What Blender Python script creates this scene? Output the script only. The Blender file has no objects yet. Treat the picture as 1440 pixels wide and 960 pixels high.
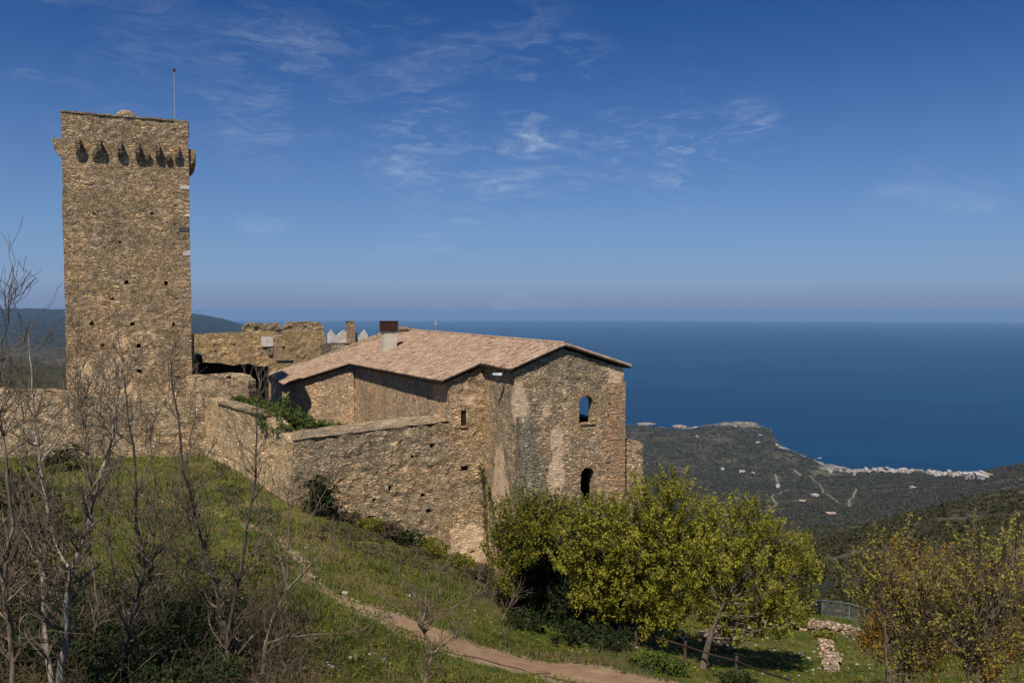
import bpy, bmesh, math, random
import numpy as np
from mathutils import Vector, Matrix, noise as mnoise
from mathutils.geometry import delaunay_2d_cdt
R = math.radians
S = bpy.context.scene
COL = S.collection
random.seed(4); rng = np.random.default_rng(11)

# ------------------------------------------------------------------ camera
F = 1120.0; PITCH = math.atan(44/1120)
cam_d = bpy.data.cameras.new('camera'); cam = bpy.data.objects.new('camera', cam_d); COL.objects.link(cam)
cam_d.sensor_width = 36; cam_d.lens = 28.0; cam_d.clip_start = .3; cam_d.clip_end = 400000
cam.location = (0, 0, 0); cam.rotation_euler = (math.pi/2 - PITCH, 0, 0)
S.camera = cam
# ------------------------------------------------------------------ light
SUN_EL = R(56); SX, SY = -.27, -.963
sun_d = bpy.data.lights.new('sun', 'SUN'); sun = bpy.data.objects.new('sun', sun_d); COL.objects.link(sun)
sun_d.energy = 5.0; sun_d.angle = R(.5); sun_d.color = (1, .93, .82)
ldir = Vector((-SX*math.cos(SUN_EL), -SY*math.cos(SUN_EL), -math.sin(SUN_EL)))
sun.rotation_euler = ldir.to_track_quat('-Z', 'Y').to_euler()
S.view_settings.view_transform = 'Standard'; S.view_settings.look = 'None'
S.view_settings.gamma = 1; S.view_settings.exposure = -.14

def N(nt, typ, **kw):
    n = nt.nodes.new(typ)
    for k, v in kw.items():
        if k in n.inputs.keys() if isinstance(k, str) else False: n.inputs[k].default_value = v
        else: setattr(n, k, v)
    return n
def L(nt, a, b): nt.links.new(a, b)
def math_n(nt, op, a, b=None, c=None, clamp=False):
    n = nt.nodes.new('ShaderNodeMath'); n.operation = op; n.use_clamp = clamp
    for i, x in enumerate((a, b, c)):
        if x is None: continue
        if isinstance(x, (int, float)): n.inputs[i].default_value = x
        else: nt.links.new(x, n.inputs[i])
    return n.outputs[0]
def vmath(nt, op, a, b=None):
    n = nt.nodes.new('ShaderNodeVectorMath'); n.operation = op
    for i, x in enumerate((a, b)):
        if x is None: continue
        if isinstance(x, (tuple, list)): n.inputs[i].default_value = x
        else: nt.links.new(x, n.inputs[i])
    return n.outputs['Value'] if op in ('DOT_PRODUCT', 'LENGTH') else n.outputs[0]
def maprange(nt, v, a, b, c=0, d=1, smooth=True):
    n = nt.nodes.new('ShaderNodeMapRange'); n.interpolation_type = 'SMOOTHSTEP' if smooth else 'LINEAR'
    nt.links.new(v, n.inputs[0])
    for i, x in enumerate((a, b, c, d)): n.inputs[1+i].default_value = x
    return n.outputs[0]
def noise_n(nt, vec, scale, detail=4, rough=.55, col=False):
    n = nt.nodes.new('ShaderNodeTexNoise'); n.inputs['Scale'].default_value = scale
    n.inputs['Detail'].default_value = detail; n.inputs['Roughness'].default_value = rough
    if vec is not None: nt.links.new(vec, n.inputs['Vector'])
    return n.outputs['Color'] if col else n.outputs['Fac']
def scale_v(nt, vec, s):
    return vmath(nt, 'MULTIPLY', vec, s)
def ramp(nt, fac, stops, const=False):
    n = nt.nodes.new('ShaderNodeValToRGB'); cr = n.color_ramp
    if const: cr.interpolation = 'CONSTANT'
    while len(cr.elements) < len(stops): cr.elements.new(.5)
    for e, (p, c) in zip(cr.elements, stops): e.position = p; e.color = (*c, 1)
    nt.links.new(fac, n.inputs[0]); return n.outputs[0]
def mix(nt, fac, a, b, mode='MIX'):
    n = nt.nodes.new('ShaderNodeMix'); n.data_type = 'RGBA'; n.blend_type = mode
    if isinstance(fac, (int, float)): n.inputs[0].default_value = fac
    else: nt.links.new(fac, n.inputs[0])
    for i, x in ((6, a), (7, b)):
        if isinstance(x, (tuple, list)): n.inputs[i].default_value = (*x[:3], 1)
        else: nt.links.new(x, n.inputs[i])
    return n.outputs[2]

world = bpy.data.worlds.new('World'); S.world = world; world.use_nodes = True
nt = world.node_tree; nt.nodes.clear()
sky = nt.nodes.new('ShaderNodeTexSky'); sky.sky_type = 'NISHITA'; sky.sun_disc = False
sky.sun_elevation = SUN_EL; sky.sun_rotation = math.atan2(SX, SY)
sky.altitude = 500; sky.air_density = .9; sky.dust_density = .45; sky.ozone_density = 3.0
bg = nt.nodes.new('ShaderNodeBackground'); bg.inputs[1].default_value = .066
tc = nt.nodes.new('ShaderNodeTexCoord'); dirv = vmath(nt, 'NORMALIZE', tc.outputs['Generated'])
sep = nt.nodes.new('ShaderNodeSeparateXYZ'); L(nt, dirv, sep.inputs[0])
den = math_n(nt, 'ADD', sep.outputs[2], .12)
cmb = nt.nodes.new('ShaderNodeCombineXYZ')
L(nt, math_n(nt, 'DIVIDE', sep.outputs[0], den), cmb.inputs[0]); L(nt, math_n(nt, 'DIVIDE', sep.outputs[1], den), cmb.inputs[1])
def dirpx(px, py):
    c = Vector(((px-720)/F, -(py-480)/F, -1)); v = cam.rotation_euler.to_matrix() @ c; return v
cloud_mask = None
for (px, py, rad, amp) in [(400,130,.13,.75),(470,160,.07,.6),(250,60,.12,.35),(330,100,.08,.4),(590,205,.09,1.5),(690,240,.08,1.4),(790,145,.10,1.6),(840,190,.08,1.5),(955,120,.05,.55),(975,225,.07,2.2),(1040,188,.06,1.8),(955,140,.06,1.3),
                           (600,60,.2,.4),(690,90,.14,.45),(620,215,.08,.6),(720,250,.07,.5),(1355,300,.05,.5),(370,298,.04,.7),(150,70,.12,.35),(700,370,.2,.35),(20,80,.06,.5),(650,330,.05,.6),(1280,290,.06,.35),(920,260,.05,.5),(560,90,.12,.4)]:
    c = dirpx(px, py).normalized()
    m = maprange(nt, vmath(nt, 'DOT_PRODUCT', dirv, tuple(c)), math.cos(rad), 1.0, 0, amp)
    cloud_mask = m if cloud_mask is None else math_n(nt, 'MAXIMUM', cloud_mask, m)
mp = nt.nodes.new('ShaderNodeMapping'); L(nt, dirv, mp.inputs[0]); mp.inputs['Rotation'].default_value = (0, R(24), 0); mp.inputs['Scale'].default_value = (2.6, 2.6, 9.5)
wv = vmath(nt, 'ADD', mp.outputs[0], scale_v(nt, vmath(nt, 'SUBTRACT', noise_n(nt, mp.outputs[0], 1.3, 4, .6, col=True), (.5,.5,.5)), (1.5, 1.5, 1.7)))
cw = maprange(nt, noise_n(nt, wv, 1.5, 10, .68), .45, .80)
cw2 = maprange(nt, noise_n(nt, scale_v(nt, wv, (1, 1, 2.2)), 4.5, 8, .7), .42, .8)
cl = math_n(nt, 'MULTIPLY', math_n(nt, 'ADD', math_n(nt, 'MULTIPLY', cw, .9), math_n(nt, 'MULTIPLY', math_n(nt, 'MULTIPLY', cw2, cw), 1.1)), cloud_mask, clamp=True)
cl = math_n(nt, 'MULTIPLY', cl, .5)
# the greyish haze layer low over the sea
hz = maprange(nt, sep.outputs[2], 0, .38, 1, 0, False)
hz = math_n(nt, 'MULTIPLY', math_n(nt, 'POWER', hz, 2.0), .95)
skyc = mix(nt, 1.0, sky.outputs[0], (.30, .70, 1.25), 'MULTIPLY')
skyh = mix(nt, hz, skyc, ramp(nt, sep.outputs[2], [(0,(3.35,4.5,7.3)),(.012,(3.6,4.7,7.6)),(.035,(4.5,6.0,8.8)),(.09,(4.4,6.5,9.6))]))
L(nt, mix(nt, cl, skyh, (8.5, 10, 12.5)), bg.inputs[0])
wo = nt.nodes.new('ShaderNodeOutputWorld'); L(nt, bg.outputs[0], wo.inputs[0])

# ------------------------------------------------------------------ helpers
def at(px, py, Y):
    v = dirpx(px, py); return Vector((v.x*Y/v.y, Y, v.z*Y/v.y))
def zat(py, Y, px=720): return at(px, py, Y).z
def tag(o, label=None, cat=None, group=None, kind=None):
    if label: o['label'] = label
    if cat: o['category'] = cat
    if group: o['group'] = group
    if kind: o['kind'] = kind
    return o
def empty(name, loc, label, cat, group=None):
    o = bpy.data.objects.new(name, None); COL.objects.link(o); o.location = loc; o.empty_display_size = .3
    return tag(o, label, cat, group)
def mesh_np(name, V, Fc, mat, parent=None, smooth=False, attrs=None, matidx=None):
    """V (n,3) world coordinates; Fc (m,k) same-size faces"""
    V = np.asarray(V, dtype=np.float32).reshape(-1, 3).copy(); Fc = np.asarray(Fc, dtype=np.int32)
    if parent is not None: V -= np.array(parent.location, dtype=np.float32)
    me = bpy.data.meshes.new(name); k = Fc.shape[1]
    me.vertices.add(len(V)); me.vertices.foreach_set('co', V.ravel())
    me.loops.add(Fc.size); me.loops.foreach_set('vertex_index', Fc.ravel())
    me.polygons.add(len(Fc)); me.polygons.foreach_set('loop_start', np.arange(len(Fc), dtype=np.int32)*k)
    me.polygons.foreach_set('loop_total', np.full(len(Fc), k, dtype=np.int32))
    for m in (mat if isinstance(mat, (list, tuple)) else [mat]): me.materials.append(m)
    if matidx is not None: me.polygons.foreach_set('material_index', np.asarray(matidx, dtype=np.int32))
    if smooth: me.polygons.foreach_set('use_smooth', np.ones(len(Fc), dtype=bool))
    if attrs:
        for an, (typ, arr) in attrs.items():
            a = me.attributes.new(an, typ, 'POINT')
            a.data.foreach_set('value' if typ == 'FLOAT' else 'color', np.asarray(arr, dtype=np.float32).ravel())
    me.update(calc_edges=True); me.validate()
    o = bpy.data.objects.new(name, me); COL.objects.link(o)
    if parent is not None: o.parent = parent
    return o
def mesh_py(name, V, Fc, mat, parent=None, smooth=False, matidx=None):
    loc = Vector(parent.location) if parent is not None else Vector((0,0,0))
    me = bpy.data.meshes.new(name); me.from_pydata([tuple(Vector(v)-loc) for v in V], [], Fc)
    for m in (mat if isinstance(mat, (list, tuple)) else [mat]): me.materials.append(m)
    if matidx: me.polygons.foreach_set('material_index', matidx)
    if smooth: me.polygons.foreach_set('use_smooth', [True]*len(me.polygons))
    me.update()
    bm = bmesh.new(); bm.from_mesh(me); bmesh.ops.recalc_face_normals(bm, faces=bm.faces); bm.to_mesh(me); bm.free()
    o = bpy.data.objects.new(name, me); COL.objects.link(o)
    if parent is not None: o.parent = parent
    return o
class MB:
    def __init__(s): s.v = []; s.f = []; s.m = []
    def add(s, V, Fc, mi=0):
        b = len(s.v); s.v += [Vector(v) for v in V]; s.f += [tuple(b+i for i in f) for f in Fc]; s.m += [mi]*len(Fc); return s
    def box8(s, p, mi=0):   # 4 bottom + 4 top
        return s.add(p, [(3,2,1,0),(4,5,6,7),(0,1,5,4),(1,2,6,5),(2,3,7,6),(3,0,4,7)], mi)
    def box(s, c, size, ax=(1,0), mi=0, jit=0):
        a = Vector((ax[0], ax[1], 0)).normalized(); b = Vector((-a.y, a.x, 0)); c = Vector(c); h = [q/2 for q in size]
        P = [c + a*sx*h[0] + b*sy*h[1] + Vector((0,0,sz*h[2])) for sz in (-1,1) for sx, sy in ((-1,-1),(1,-1),(1,1),(-1,1))]
        if jit: P = [p+Vector([random.uniform(-jit,jit) for _ in range(3)]) for p in P]
        return s.box8(P, mi)
    def tube(s, pts, rads, n=6, mi=0, cap=True):
        pts = [Vector(p) for p in pts]; rings = []; up = Vector((.13,.2,1)).normalized()
        for i, p in enumerate(pts):
            d = (pts[min(i+1, len(pts)-1)]-pts[max(i-1, 0)]);
            if d.length < 1e-6: d = Vector((0,0,1))
            d.normalize(); x = d.cross(up)
            if x.length < .15: x = d.cross(Vector((1,0,.1)))
            x.normalize(); y = d.cross(x)
            rings.append([p + (x*math.cos(2*math.pi*k/n) + y*math.sin(2*math.pi*k/n))*rads[i] for k in range(n)])
        V = [q for r_ in rings for q in r_]; Fc = []
        for i in range(len(pts)-1):
            for k in range(n):
                Fc.append((i*n+k, i*n+(k+1)%n, (i+1)*n+(k+1)%n, (i+1)*n+k))
        if cap: Fc.append(tuple(range(n))[::-1]); Fc.append(tuple((len(pts)-1)*n+k for k in range(n)))
        return s.add(V, Fc, mi)
    def build(s, name, mat, parent=None, smooth=False):
        return mesh_py(name, s.v, s.f, mat, parent, smooth, s.m if isinstance(mat, (list, tuple)) else None)

# numpy value noise
def vnoise(x, y, seed=0):
    xi = np.floor(x).astype(np.int64); yi = np.floor(y).astype(np.int64); xf = x-xi; yf = y-yi
    def h(a, b):
        n = (a*374761393 + b*668265263 + seed*1274126177) & 0x7fffffff
        n = ((n ^ (n >> 13))*1103515245 + 12345) & 0x7fffffff
        n = ((n ^ (n >> 16))*2246822519) & 0x7fffffff
        return n/float(0x7fffffff)
    u = xf*xf*(3-2*xf); v = yf*yf*(3-2*yf)
    return (h(xi,yi)*(1-u)+h(xi+1,yi)*u)*(1-v) + (h(xi,yi+1)*(1-u)+h(xi+1,yi+1)*u)*v
def fbm(x, y, oct=4, seed=0):
    t = 0; a = .5
    for i in range(oct): t = t + a*(vnoise(x*2**i, y*2**i, seed+i*17)-.5); a *= .5
    return t

# ------------------------------------------------------------------ materials
def at_px(px, py, Y): return tuple(at(px, py, Y))
def new_mat(name, rough=.9, spec=.2):
    m = bpy.data.materials.new(name); m.use_nodes = True; nt = m.node_tree; b = nt.nodes['Principled BSDF']
    b.inputs['Roughness'].default_value = rough; b.inputs['Specular IOR Level'].default_value = spec
    return m, nt, b
def bump(nt, b, h, dist, strength=1.0):
    n = nt.nodes.new('ShaderNodeBump'); n.inputs['Distance'].default_value = dist; n.inputs['Strength'].default_value = strength
    L(nt, h, n.inputs['Height']); L(nt, n.outputs[0], b.inputs['Normal'])
def pos(nt): return nt.nodes.new('ShaderNodeNewGeometry').outputs['Position']
def plain(name, col, rough=.8, var=.15, sc=3.0, spec=.2, metal=0):
    m, nt, b = new_mat(name, rough, spec); p = pos(nt); n = noise_n(nt, p, sc, 5, .6)
    L(nt, mix(nt, maprange(nt, n, .3, .7), tuple(c*(1-var) for c in col), tuple(min(1, c*(1+var)) for c in col)), b.inputs['Base Color'])
    b.inputs['Metallic'].default_value = metal
    bump(nt, b, n, .01); return m
def stone(name, pal, mortar, cell=(2.3, 2.3, 6.5), plaster=None, plaster_amt=.5, lichen=.25, sat=1.0, crack=.75, bumpd=.11, spots=(), zlow=None):
    m, nt, b = new_mat(name, .95, .1); p = pos(nt)
    dis = scale_v(nt, vmath(nt, 'SUBTRACT', noise_n(nt, p, 1.4, 3, .6, col=True), (.5,.5,.5)), (.6, .6, .42))
    dis2 = scale_v(nt, vmath(nt, 'SUBTRACT', noise_n(nt, p, 8, 3, .7, col=True), (.5,.5,.5)), (.14, .14, .09))
    q = scale_v(nt, vmath(nt, 'ADD', vmath(nt, 'ADD', p, dis), dis2), cell)
    def vor(q, f):
        v = nt.nodes.new('ShaderNodeTexVoronoi'); v.feature = f; v.inputs['Scale'].default_value = 1; L(nt, q, v.inputs['Vector']); v.inputs['Randomness'].default_value = 1; return v
    q2 = vmath(nt, 'ADD', scale_v(nt, q, (1.9,1.9,1.6)), (3.7,1.1,5.3))
    sw = maprange(nt, noise_n(nt, p, .8, 3, .6), .47, .53)
    colr = mix(nt, sw, vor(q, 'F1').outputs['Color'], vor(q2, 'F1').outputs['Color'])
    de = math_n(nt, 'ADD', math_n(nt, 'MULTIPLY', vor(q, 'DISTANCE_TO_EDGE').outputs['Distance'], math_n(nt, 'SUBTRACT', 1.0, sw)), math_n(nt, 'MULTIPLY', vor(q2, 'DISTANCE_TO_EDGE').outputs['Distance'], sw))
    sp = nt.nodes.new('ShaderNodeSeparateColor'); L(nt, colr, sp.inputs[0])
    n = len(pal); base = ramp(nt, sp.outputs[0], [(i/n, c) for i, c in enumerate(pal)], const=True)
    base = mix(nt, 1.0, base, ramp(nt, sp.outputs[2], [(0,(.74,.74,.75)),(1,(1.12,1.11,1.08))]), 'MULTIPLY')
    fine = noise_n(nt, scale_v(nt, p, (1,1,2.0)), 7, 7, .75)
    base = mix(nt, .85, base, ramp(nt, fine, [(.28,(.38,.38,.40)),(.5,(.92,.92,.92)),(.72,(1.3,1.27,1.2))]), 'MULTIPLY')
    joint = maprange(nt, de, .02, .17, 1, 0)
    deepn = maprange(nt, noise_n(nt, p, 2.6, 5, .8), .38, .52)
    jcol = mix(nt, math_n(nt, 'MULTIPLY', deepn, crack), mortar, (.018, .014, .010))
    c = mix(nt, math_n(nt, 'MULTIPLY', joint, .9), base, jcol)
    big = noise_n(nt, p, .25, 6, .65)
    c = mix(nt, 1.0, c, ramp(nt, big, [(.3, (.66,.67,.70)), (.5, (1,1,1)), (.7, (1.22,1.10,.95))]), 'MULTIPLY')
    lic = maprange(nt, noise_n(nt, p, .9, 5, .65), .56, .72, 0, lichen)
    c = mix(nt, lic, c, (.085, .085, .06))
    hgt = math_n(nt, 'ADD', math_n(nt, 'MULTIPLY', math_n(nt, 'MINIMUM', de, .25), 3.0), math_n(nt, 'MULTIPLY', fine, .7))
    hgt = math_n(nt, 'ADD', hgt, math_n(nt, 'MULTIPLY', sp.outputs[1], .6))
    if plaster:
        pn = noise_n(nt, scale_v(nt, p, (1,1,.75)), .42, 7, .7)
        for (x, y, z, r_, a_) in spots:
            dd = vmath(nt, 'LENGTH', vmath(nt, 'MULTIPLY', vmath(nt, 'SUBTRACT', p, (x, y, z)), (1/r_, 1/r_, .5/r_))); pn = math_n(nt, 'ADD', pn, maprange(nt, dd, .5, 1.3, a_, 0))
        if zlow:
            sz = nt.nodes.new('ShaderNodeSeparateXYZ'); L(nt, p, sz.inputs[0]); pn = math_n(nt, 'ADD', pn, maprange(nt, sz.outputs[2], zlow[0], zlow[1], zlow[2], -.06))
        pn = math_n(nt, 'ADD', pn, math_n(nt, 'MULTIPLY', math_n(nt, 'SUBTRACT', noise_n(nt, p, 3.5, 5, .75), .5), .22))
        pm = maprange(nt, pn, plaster_amt-.03, plaster_amt+.06)
        pc = mix(nt, maprange(nt, noise_n(nt, p, 2.5, 7, .75), .35, .65), tuple(x*.66 for x in plaster), plaster)
        c = mix(nt, math_n(nt, 'MULTIPLY', pm, .85), c, pc)
        hgt = math_n(nt, 'MULTIPLY', hgt, math_n(nt, 'SUBTRACT', 1.0, math_n(nt, 'MULTIPLY', pm, .6)))
    c = mix(nt, 1.0, c, (2.08, 1.92, 1.67), 'MULTIPLY')
    L(nt, c, b.inputs['Base Color']); bump(nt, b, hgt, bumpd, 1.0)
    return m
TAN = [(.34,.25,.155),(.19,.145,.095),(.42,.31,.19),(.26,.215,.155),(.47,.37,.25),(.23,.155,.09),(.33,.28,.21),(.40,.27,.14),(.15,.125,.095),(.38,.31,.22)]
GREY = [(.30,.26,.19),(.19,.175,.14),(.36,.30,.21),(.25,.23,.18),(.42,.35,.25),(.14,.13,.11),(.33,.245,.16),(.28,.255,.205)]
M = {}
FS = []
for px_, py_, Y_, r__, a__ in ((786,620,49.3,.7,.26),(772,575,49,.55,.22),(785,670,49.3,.7,.28),(730,570,48.3,1.0,.22),(810,740,49.5,1.2,.2),(845,540,50,1.1,.10),(640,600,52.2,1.2,.10),(665,560,52.6,.9,.12),(668,790,52.6,1.6,.2),(868,520,51,.7,.16),(703,700,50.5,1.7,.28),(690,650,51,.9,.16),(640,760,52.2,1.8,.1)):
    q_ = at_px(px_, py_, Y_); FS.append((*q_, r__, a__))
M['tower'] = stone('tower_rubble', TAN, (.38,.30,.20), (2.6,2.6,8.4), (.50,.37,.24), .62, .25, zlow=(-9, 6, .17))
M['tower_quoin'] = stone('quoin_rubble', [(.25,.19,.125),(.19,.14,.09),(.29,.23,.16),(.23,.17,.11)], (.24,.19,.13), (1.5,1.5,3.2), None, .5, .2, crack=.6, bumpd=.06)
M['facade'] = stone('facade_rubble', [(.36,.27,.17),(.22,.19,.14),(.45,.34,.22),(.30,.26,.20),(.46,.38,.28),(.34,.23,.15),(.30,.28,.23),(.17,.15,.12),(.40,.33,.24),(.27,.24,.19)], (.38,.30,.21), (2.8,2.8,7.8), (.46,.36,.265), .64, .22, spots=FS)
M['terrace'] = stone('terrace_rubble', GREY+[(.40,.27,.17)], (.38,.31,.22), (2.7,2.7,8.8), (.50,.38,.26), .62, .35)
M['pale_wall'] = stone('retaining_rubble', [(.42,.33,.22),(.34,.27,.18),(.50,.40,.27),(.30,.24,.16),(.47,.36,.24)], (.46,.36,.25), (3.0,3.0,8.0), (.52,.41,.28), .58, .12)
M['side'] = stone('side_rubble', [(.40,.30,.20),(.48,.37,.26),(.32,.25,.18),(.50,.34,.24),(.26,.22,.16)], (.44,.34,.23), (2.6,2.6,6.0), (.52,.40,.28), .62, .15, crack=.6)
M['red_quoin'] = stone('red_corner_rubble', [(.32,.20,.125),(.38,.27,.18),(.25,.15,.095),(.32,.27,.21),(.36,.23,.15),(.26,.23,.18)], (.34,.26,.18), (2.0,2.0,7.5), None, .5, .1, crack=.5)
M['far_wall'] = stone('court_rubble', [(.34,.25,.14),(.28,.20,.11),(.38,.29,.17),(.25,.19,.12),(.33,.27,.19)], (.33,.25,.15), (2.6,2.6,6.0), None, .5, .15, crack=.4)
M['plaster'] = stone('patchy_plaster', [(.52,.38,.26),(.48,.33,.22),(.44,.33,.23)], (.52,.39,.27), (1.6,1.6,3.0), (.60,.44,.31), .38, .08, crack=.15, bumpd=.03)
M['buttress'] = stone('buttress_rubble', [(.17,.16,.135),(.21,.19,.155),(.13,.125,.105),(.235,.215,.175)], (.19,.175,.14), (2.2,2.2,5.5), (.29,.26,.21), .58, .3, crack=.6)
M['rubble_top'] = stone('wall_capping', [(.22,.18,.13),(.27,.22,.155),(.17,.14,.10)], (.23,.19,.135), (2,2,4), (.25,.21,.15), .54, .25, crack=.6, bumpd=.07)
M['ruin'] = stone('ruin_rubble', [(.36,.31,.24),(.44,.38,.30),(.29,.245,.19),(.40,.29,.21)], (.22,.18,.13), (3,3,5), None, .5, .1, crack=.8)
M['dark_wood'] = plain('dark_wood', (.045,.028,.018), .8)
M['wood'] = plain('weathered_wood', (.10,.075,.055), .85)
M['shutter'] = plain('brown_shutter', (.04,.022,.015), .7)
M['white'] = plain('white_render', (.62,.54,.46), .85, .22, 1.6)
M['cream'] = plain('cream_render', (.60,.55,.42), .85, .12, 2)
M['rust'] = plain('rusty_metal', (.055,.022,.014), .75, .4, 4)
M['grey_metal'] = plain('galvanised_metal', (.38,.40,.42), .5, .1, 4, .5, .3)
M['lamp_white'] = plain('lamp_housing', (.75,.75,.72), .5)
M['green_panel'] = plain('green_panel', (.05,.26,.17), .5)
M['board_print'] = plain('panel_print', (.18,.38,.30), .5)
M['stone_pale'] = plain('pale_rock', (.36,.32,.26), .95, .3, 2)
M['dark_inside'] = plain('shade_dark_inner_wall', (.06,.05,.04), .95)  # near-black base colour puts the interior shade into the wall colour
M['terracotta'] = plain('terracotta_band', (.48,.20,.12), .85, .2)
# roof tiles
m, nt_, b = new_mat('pink_barrel_tiles', .9, .1); at_ = nt_.nodes.new('ShaderNodeAttribute'); at_.attribute_name = 'tile'
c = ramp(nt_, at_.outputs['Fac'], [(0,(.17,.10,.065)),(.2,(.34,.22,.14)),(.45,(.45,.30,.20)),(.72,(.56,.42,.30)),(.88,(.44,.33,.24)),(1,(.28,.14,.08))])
p_ = pos(nt_); c = mix(nt_, maprange(nt_, noise_n(nt_, p_, .8, 5, .65), .45, .75, 0, .5), c, (.34,.27,.20))
c = mix(nt_, .6, c, ramp(nt_, noise_n(nt_, p_, 9, 4, .7), [(.3,(.55,.52,.5)),(.7,(1.1,1.08,1.05))]), 'MULTIPLY')
L(nt_, c, b.inputs['Base Color']); bump(nt_, b, noise_n(nt_, p_, 14, 4, .7), .02); M['tile'] = m
# bark
def bark(name, c1, c2, sc=3):
    m, nt, b = new_mat(name, .9, .15); p = pos(nt); n = noise_n(nt, scale_v(nt, p, (1,1,.35)), sc*3, 5, .7)
    L(nt, mix(nt, maprange(nt, n, .35, .65), c1, c2), b.inputs['Base Color']); bump(nt, b, n, .02); return m
M['bark_pale'] = bark('pale_grey_bark', (.15,.12,.085), (.42,.355,.27))
M['bark_dark'] = bark('dark_bark', (.035,.028,.022), (.13,.11,.09))
M['bark_brown'] = bark('brown_bark', (.09,.07,.05), (.22,.175,.125))
M['twig'] = bark('grey_twig', (.075,.052,.032), (.235,.18,.12), 2)
M['twig_brown'] = bark('bramble_stem', (.035,.024,.015), (.17,.125,.08), 2)
def leafmat(name, cols, trans=.35, patch=.5):
    m = bpy.data.materials.new(name); m.use_nodes = True; nt = m.node_tree; b = nt.nodes['Principled BSDF']
    g = nt.nodes.new('ShaderNodeNewGeometry'); b.inputs['Roughness'].default_value = .7; b.inputs['Specular IOR Level'].default_value = .15
    n = noise_n(nt, g.outputs['Position'], 1.1, 3, .6)
    f = math_n(nt, 'ADD', math_n(nt, 'MULTIPLY', g.outputs['Random Per Island'], 1-patch), math_n(nt, 'MULTIPLY', maprange(nt, n, .3, .7), patch))
    k = len(cols)-1; c = ramp(nt, f, [(i/k, cc) for i, cc in enumerate(cols)])
    L(nt, c, b.inputs['Base Color'])
    tr = nt.nodes.new('ShaderNodeBsdfTranslucent'); L(nt, c, tr.inputs[0]); ms = nt.nodes.new('ShaderNodeMixShader'); ms.inputs[0].default_value = trans
    L(nt, b.outputs[0], ms.inputs[1]); L(nt, tr.outputs[0], ms.inputs[2]); L(nt, ms.outputs[0], nt.nodes['Material Output'].inputs[0]); return m
M['leaf_spring'] = leafmat('spring_leaves', [(.08,.085,.014),(.22,.215,.026),(.40,.375,.045),(.56,.52,.09)], .42)
M['leaf_dark'] = leafmat('evergreen_leaves', [(.012,.02,.007),(.028,.042,.012),(.06,.075,.018)], .15)
M['leaf_mid'] = leafmat('olive_leaves', [(.05,.055,.012),(.20,.20,.026),(.44,.40,.05)], .4, .3)
M['leaf_ivy'] = leafmat('ivy_leaves', [(.045,.065,.014),(.09,.125,.022),(.17,.21,.04)], .2)
M['leaf_sparse'] = leafmat('young_leaves', [(.16,.135,.03),(.32,.27,.05),(.50,.42,.10)])
M['leaf_rust'] = leafmat('rusty_leaves', [(.20,.11,.02),(.36,.20,.03),(.38,.28,.05)])
M['leaf_maquis'] = leafmat('maquis_leaves', [(.014,.018,.008),(.035,.038,.014),(.085,.078,.028),(.14,.11,.055)], .1, .55)
M['leaf_far'] = leafmat('valley_trees', [(.010,.013,.010),(.026,.029,.020),(.052,.050,.036),(.095,.078,.06)], .0, .5)
M['grass'] = leafmat('grass_blades', [(.05,.075,.014),(.10,.135,.02),(.17,.18,.035),(.30,.24,.10)], .25, .5)
M['drygrass'] = leafmat('dry_scrub', [(.05,.04,.022),(.10,.08,.045),(.16,.13,.075)], .15, .5)

# ------------------------------------------------------------------ terrain
CP = []
def cp(px, Y, py=None, z=None): CP.append((px, Y, (zat(py, Y) if py is not None else z)/Y))
for px in (-500, 0, 300, 600, 900, 1200, 1500, 1950):
    r_ = max(0, px-700)/1000
    cp(px, 1.3, z=-1.75); cp(px, 5, z=-5.6); cp(px, 10, z=-8.6); cp(px, 15, z=-10.0-1.2*r_)
for px in (-500, -100): cp(px, 22, z=-10.4); cp(px, 35, z=-11); cp(px, 60, 640)
cp(80,22,z=-10.7); cp(80,32,z=-11.2); cp(80,45,718); cp(80,61,643)
cp(280,22,z=-11.0); cp(280,30,z=-11.4); cp(280,45,727); cp(280,60,645)
cp(412,24,z=-11.1); cp(412,36,z=-12.0); cp(412,48.3,712); cp(412,60,z=-11.9)
cp(500,24,962); cp(500,36,z=-12.6); cp(500,50,732); cp(600,24.5,962); cp(600,36,z=-13.5); cp(600,51.3,768)
cp(690,25,966); cp(690,38,z=-15.2); cp(690,53,800); cp(790,26,970); cp(790,38,z=-16.0); cp(790,49,828)
cp(885,26,976); cp(885,35,916); cp(885,45,866); cp(885,52,842); cp(885,62,z=-22.5)
cp(985,28,981); cp(985,35,938); cp(985,48,884); cp(985,60,857)
cp(1150,28,z=-14.4); cp(1150,40,930); cp(1150,48,891); cp(1150,60,866); cp(1150,90,866)
cp(1300,25,z=-13.8); cp(1300,40,945); cp(1300,60,880); cp(1300,100,852)
cp(1440,25,z=-14); cp(1440,40,955); cp(1440,60,884); cp(1440,100,842); cp(1950,40,960); cp(1950,100,800)
# far left
for px, a, b_, c_, d_ in ((-500,560,540,520,500),(0,552,536,516,492),(150,560,540,520,495),(300,575,545,522,500)):
    cp(px,110,a); cp(px,400,b_); cp(px,1500,c_); cp(px,4500,d_)
for px, py in ((-500,436),(-200,437),(0,440),(60,439),(95,441),(190,437),(250,443),(285,446),(302,451),(320,452),(345,462)):
    cp(px, 11500, py)
cp(470,12000,500); cp(470,1500,600); cp(470,100,z=-16)
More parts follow.
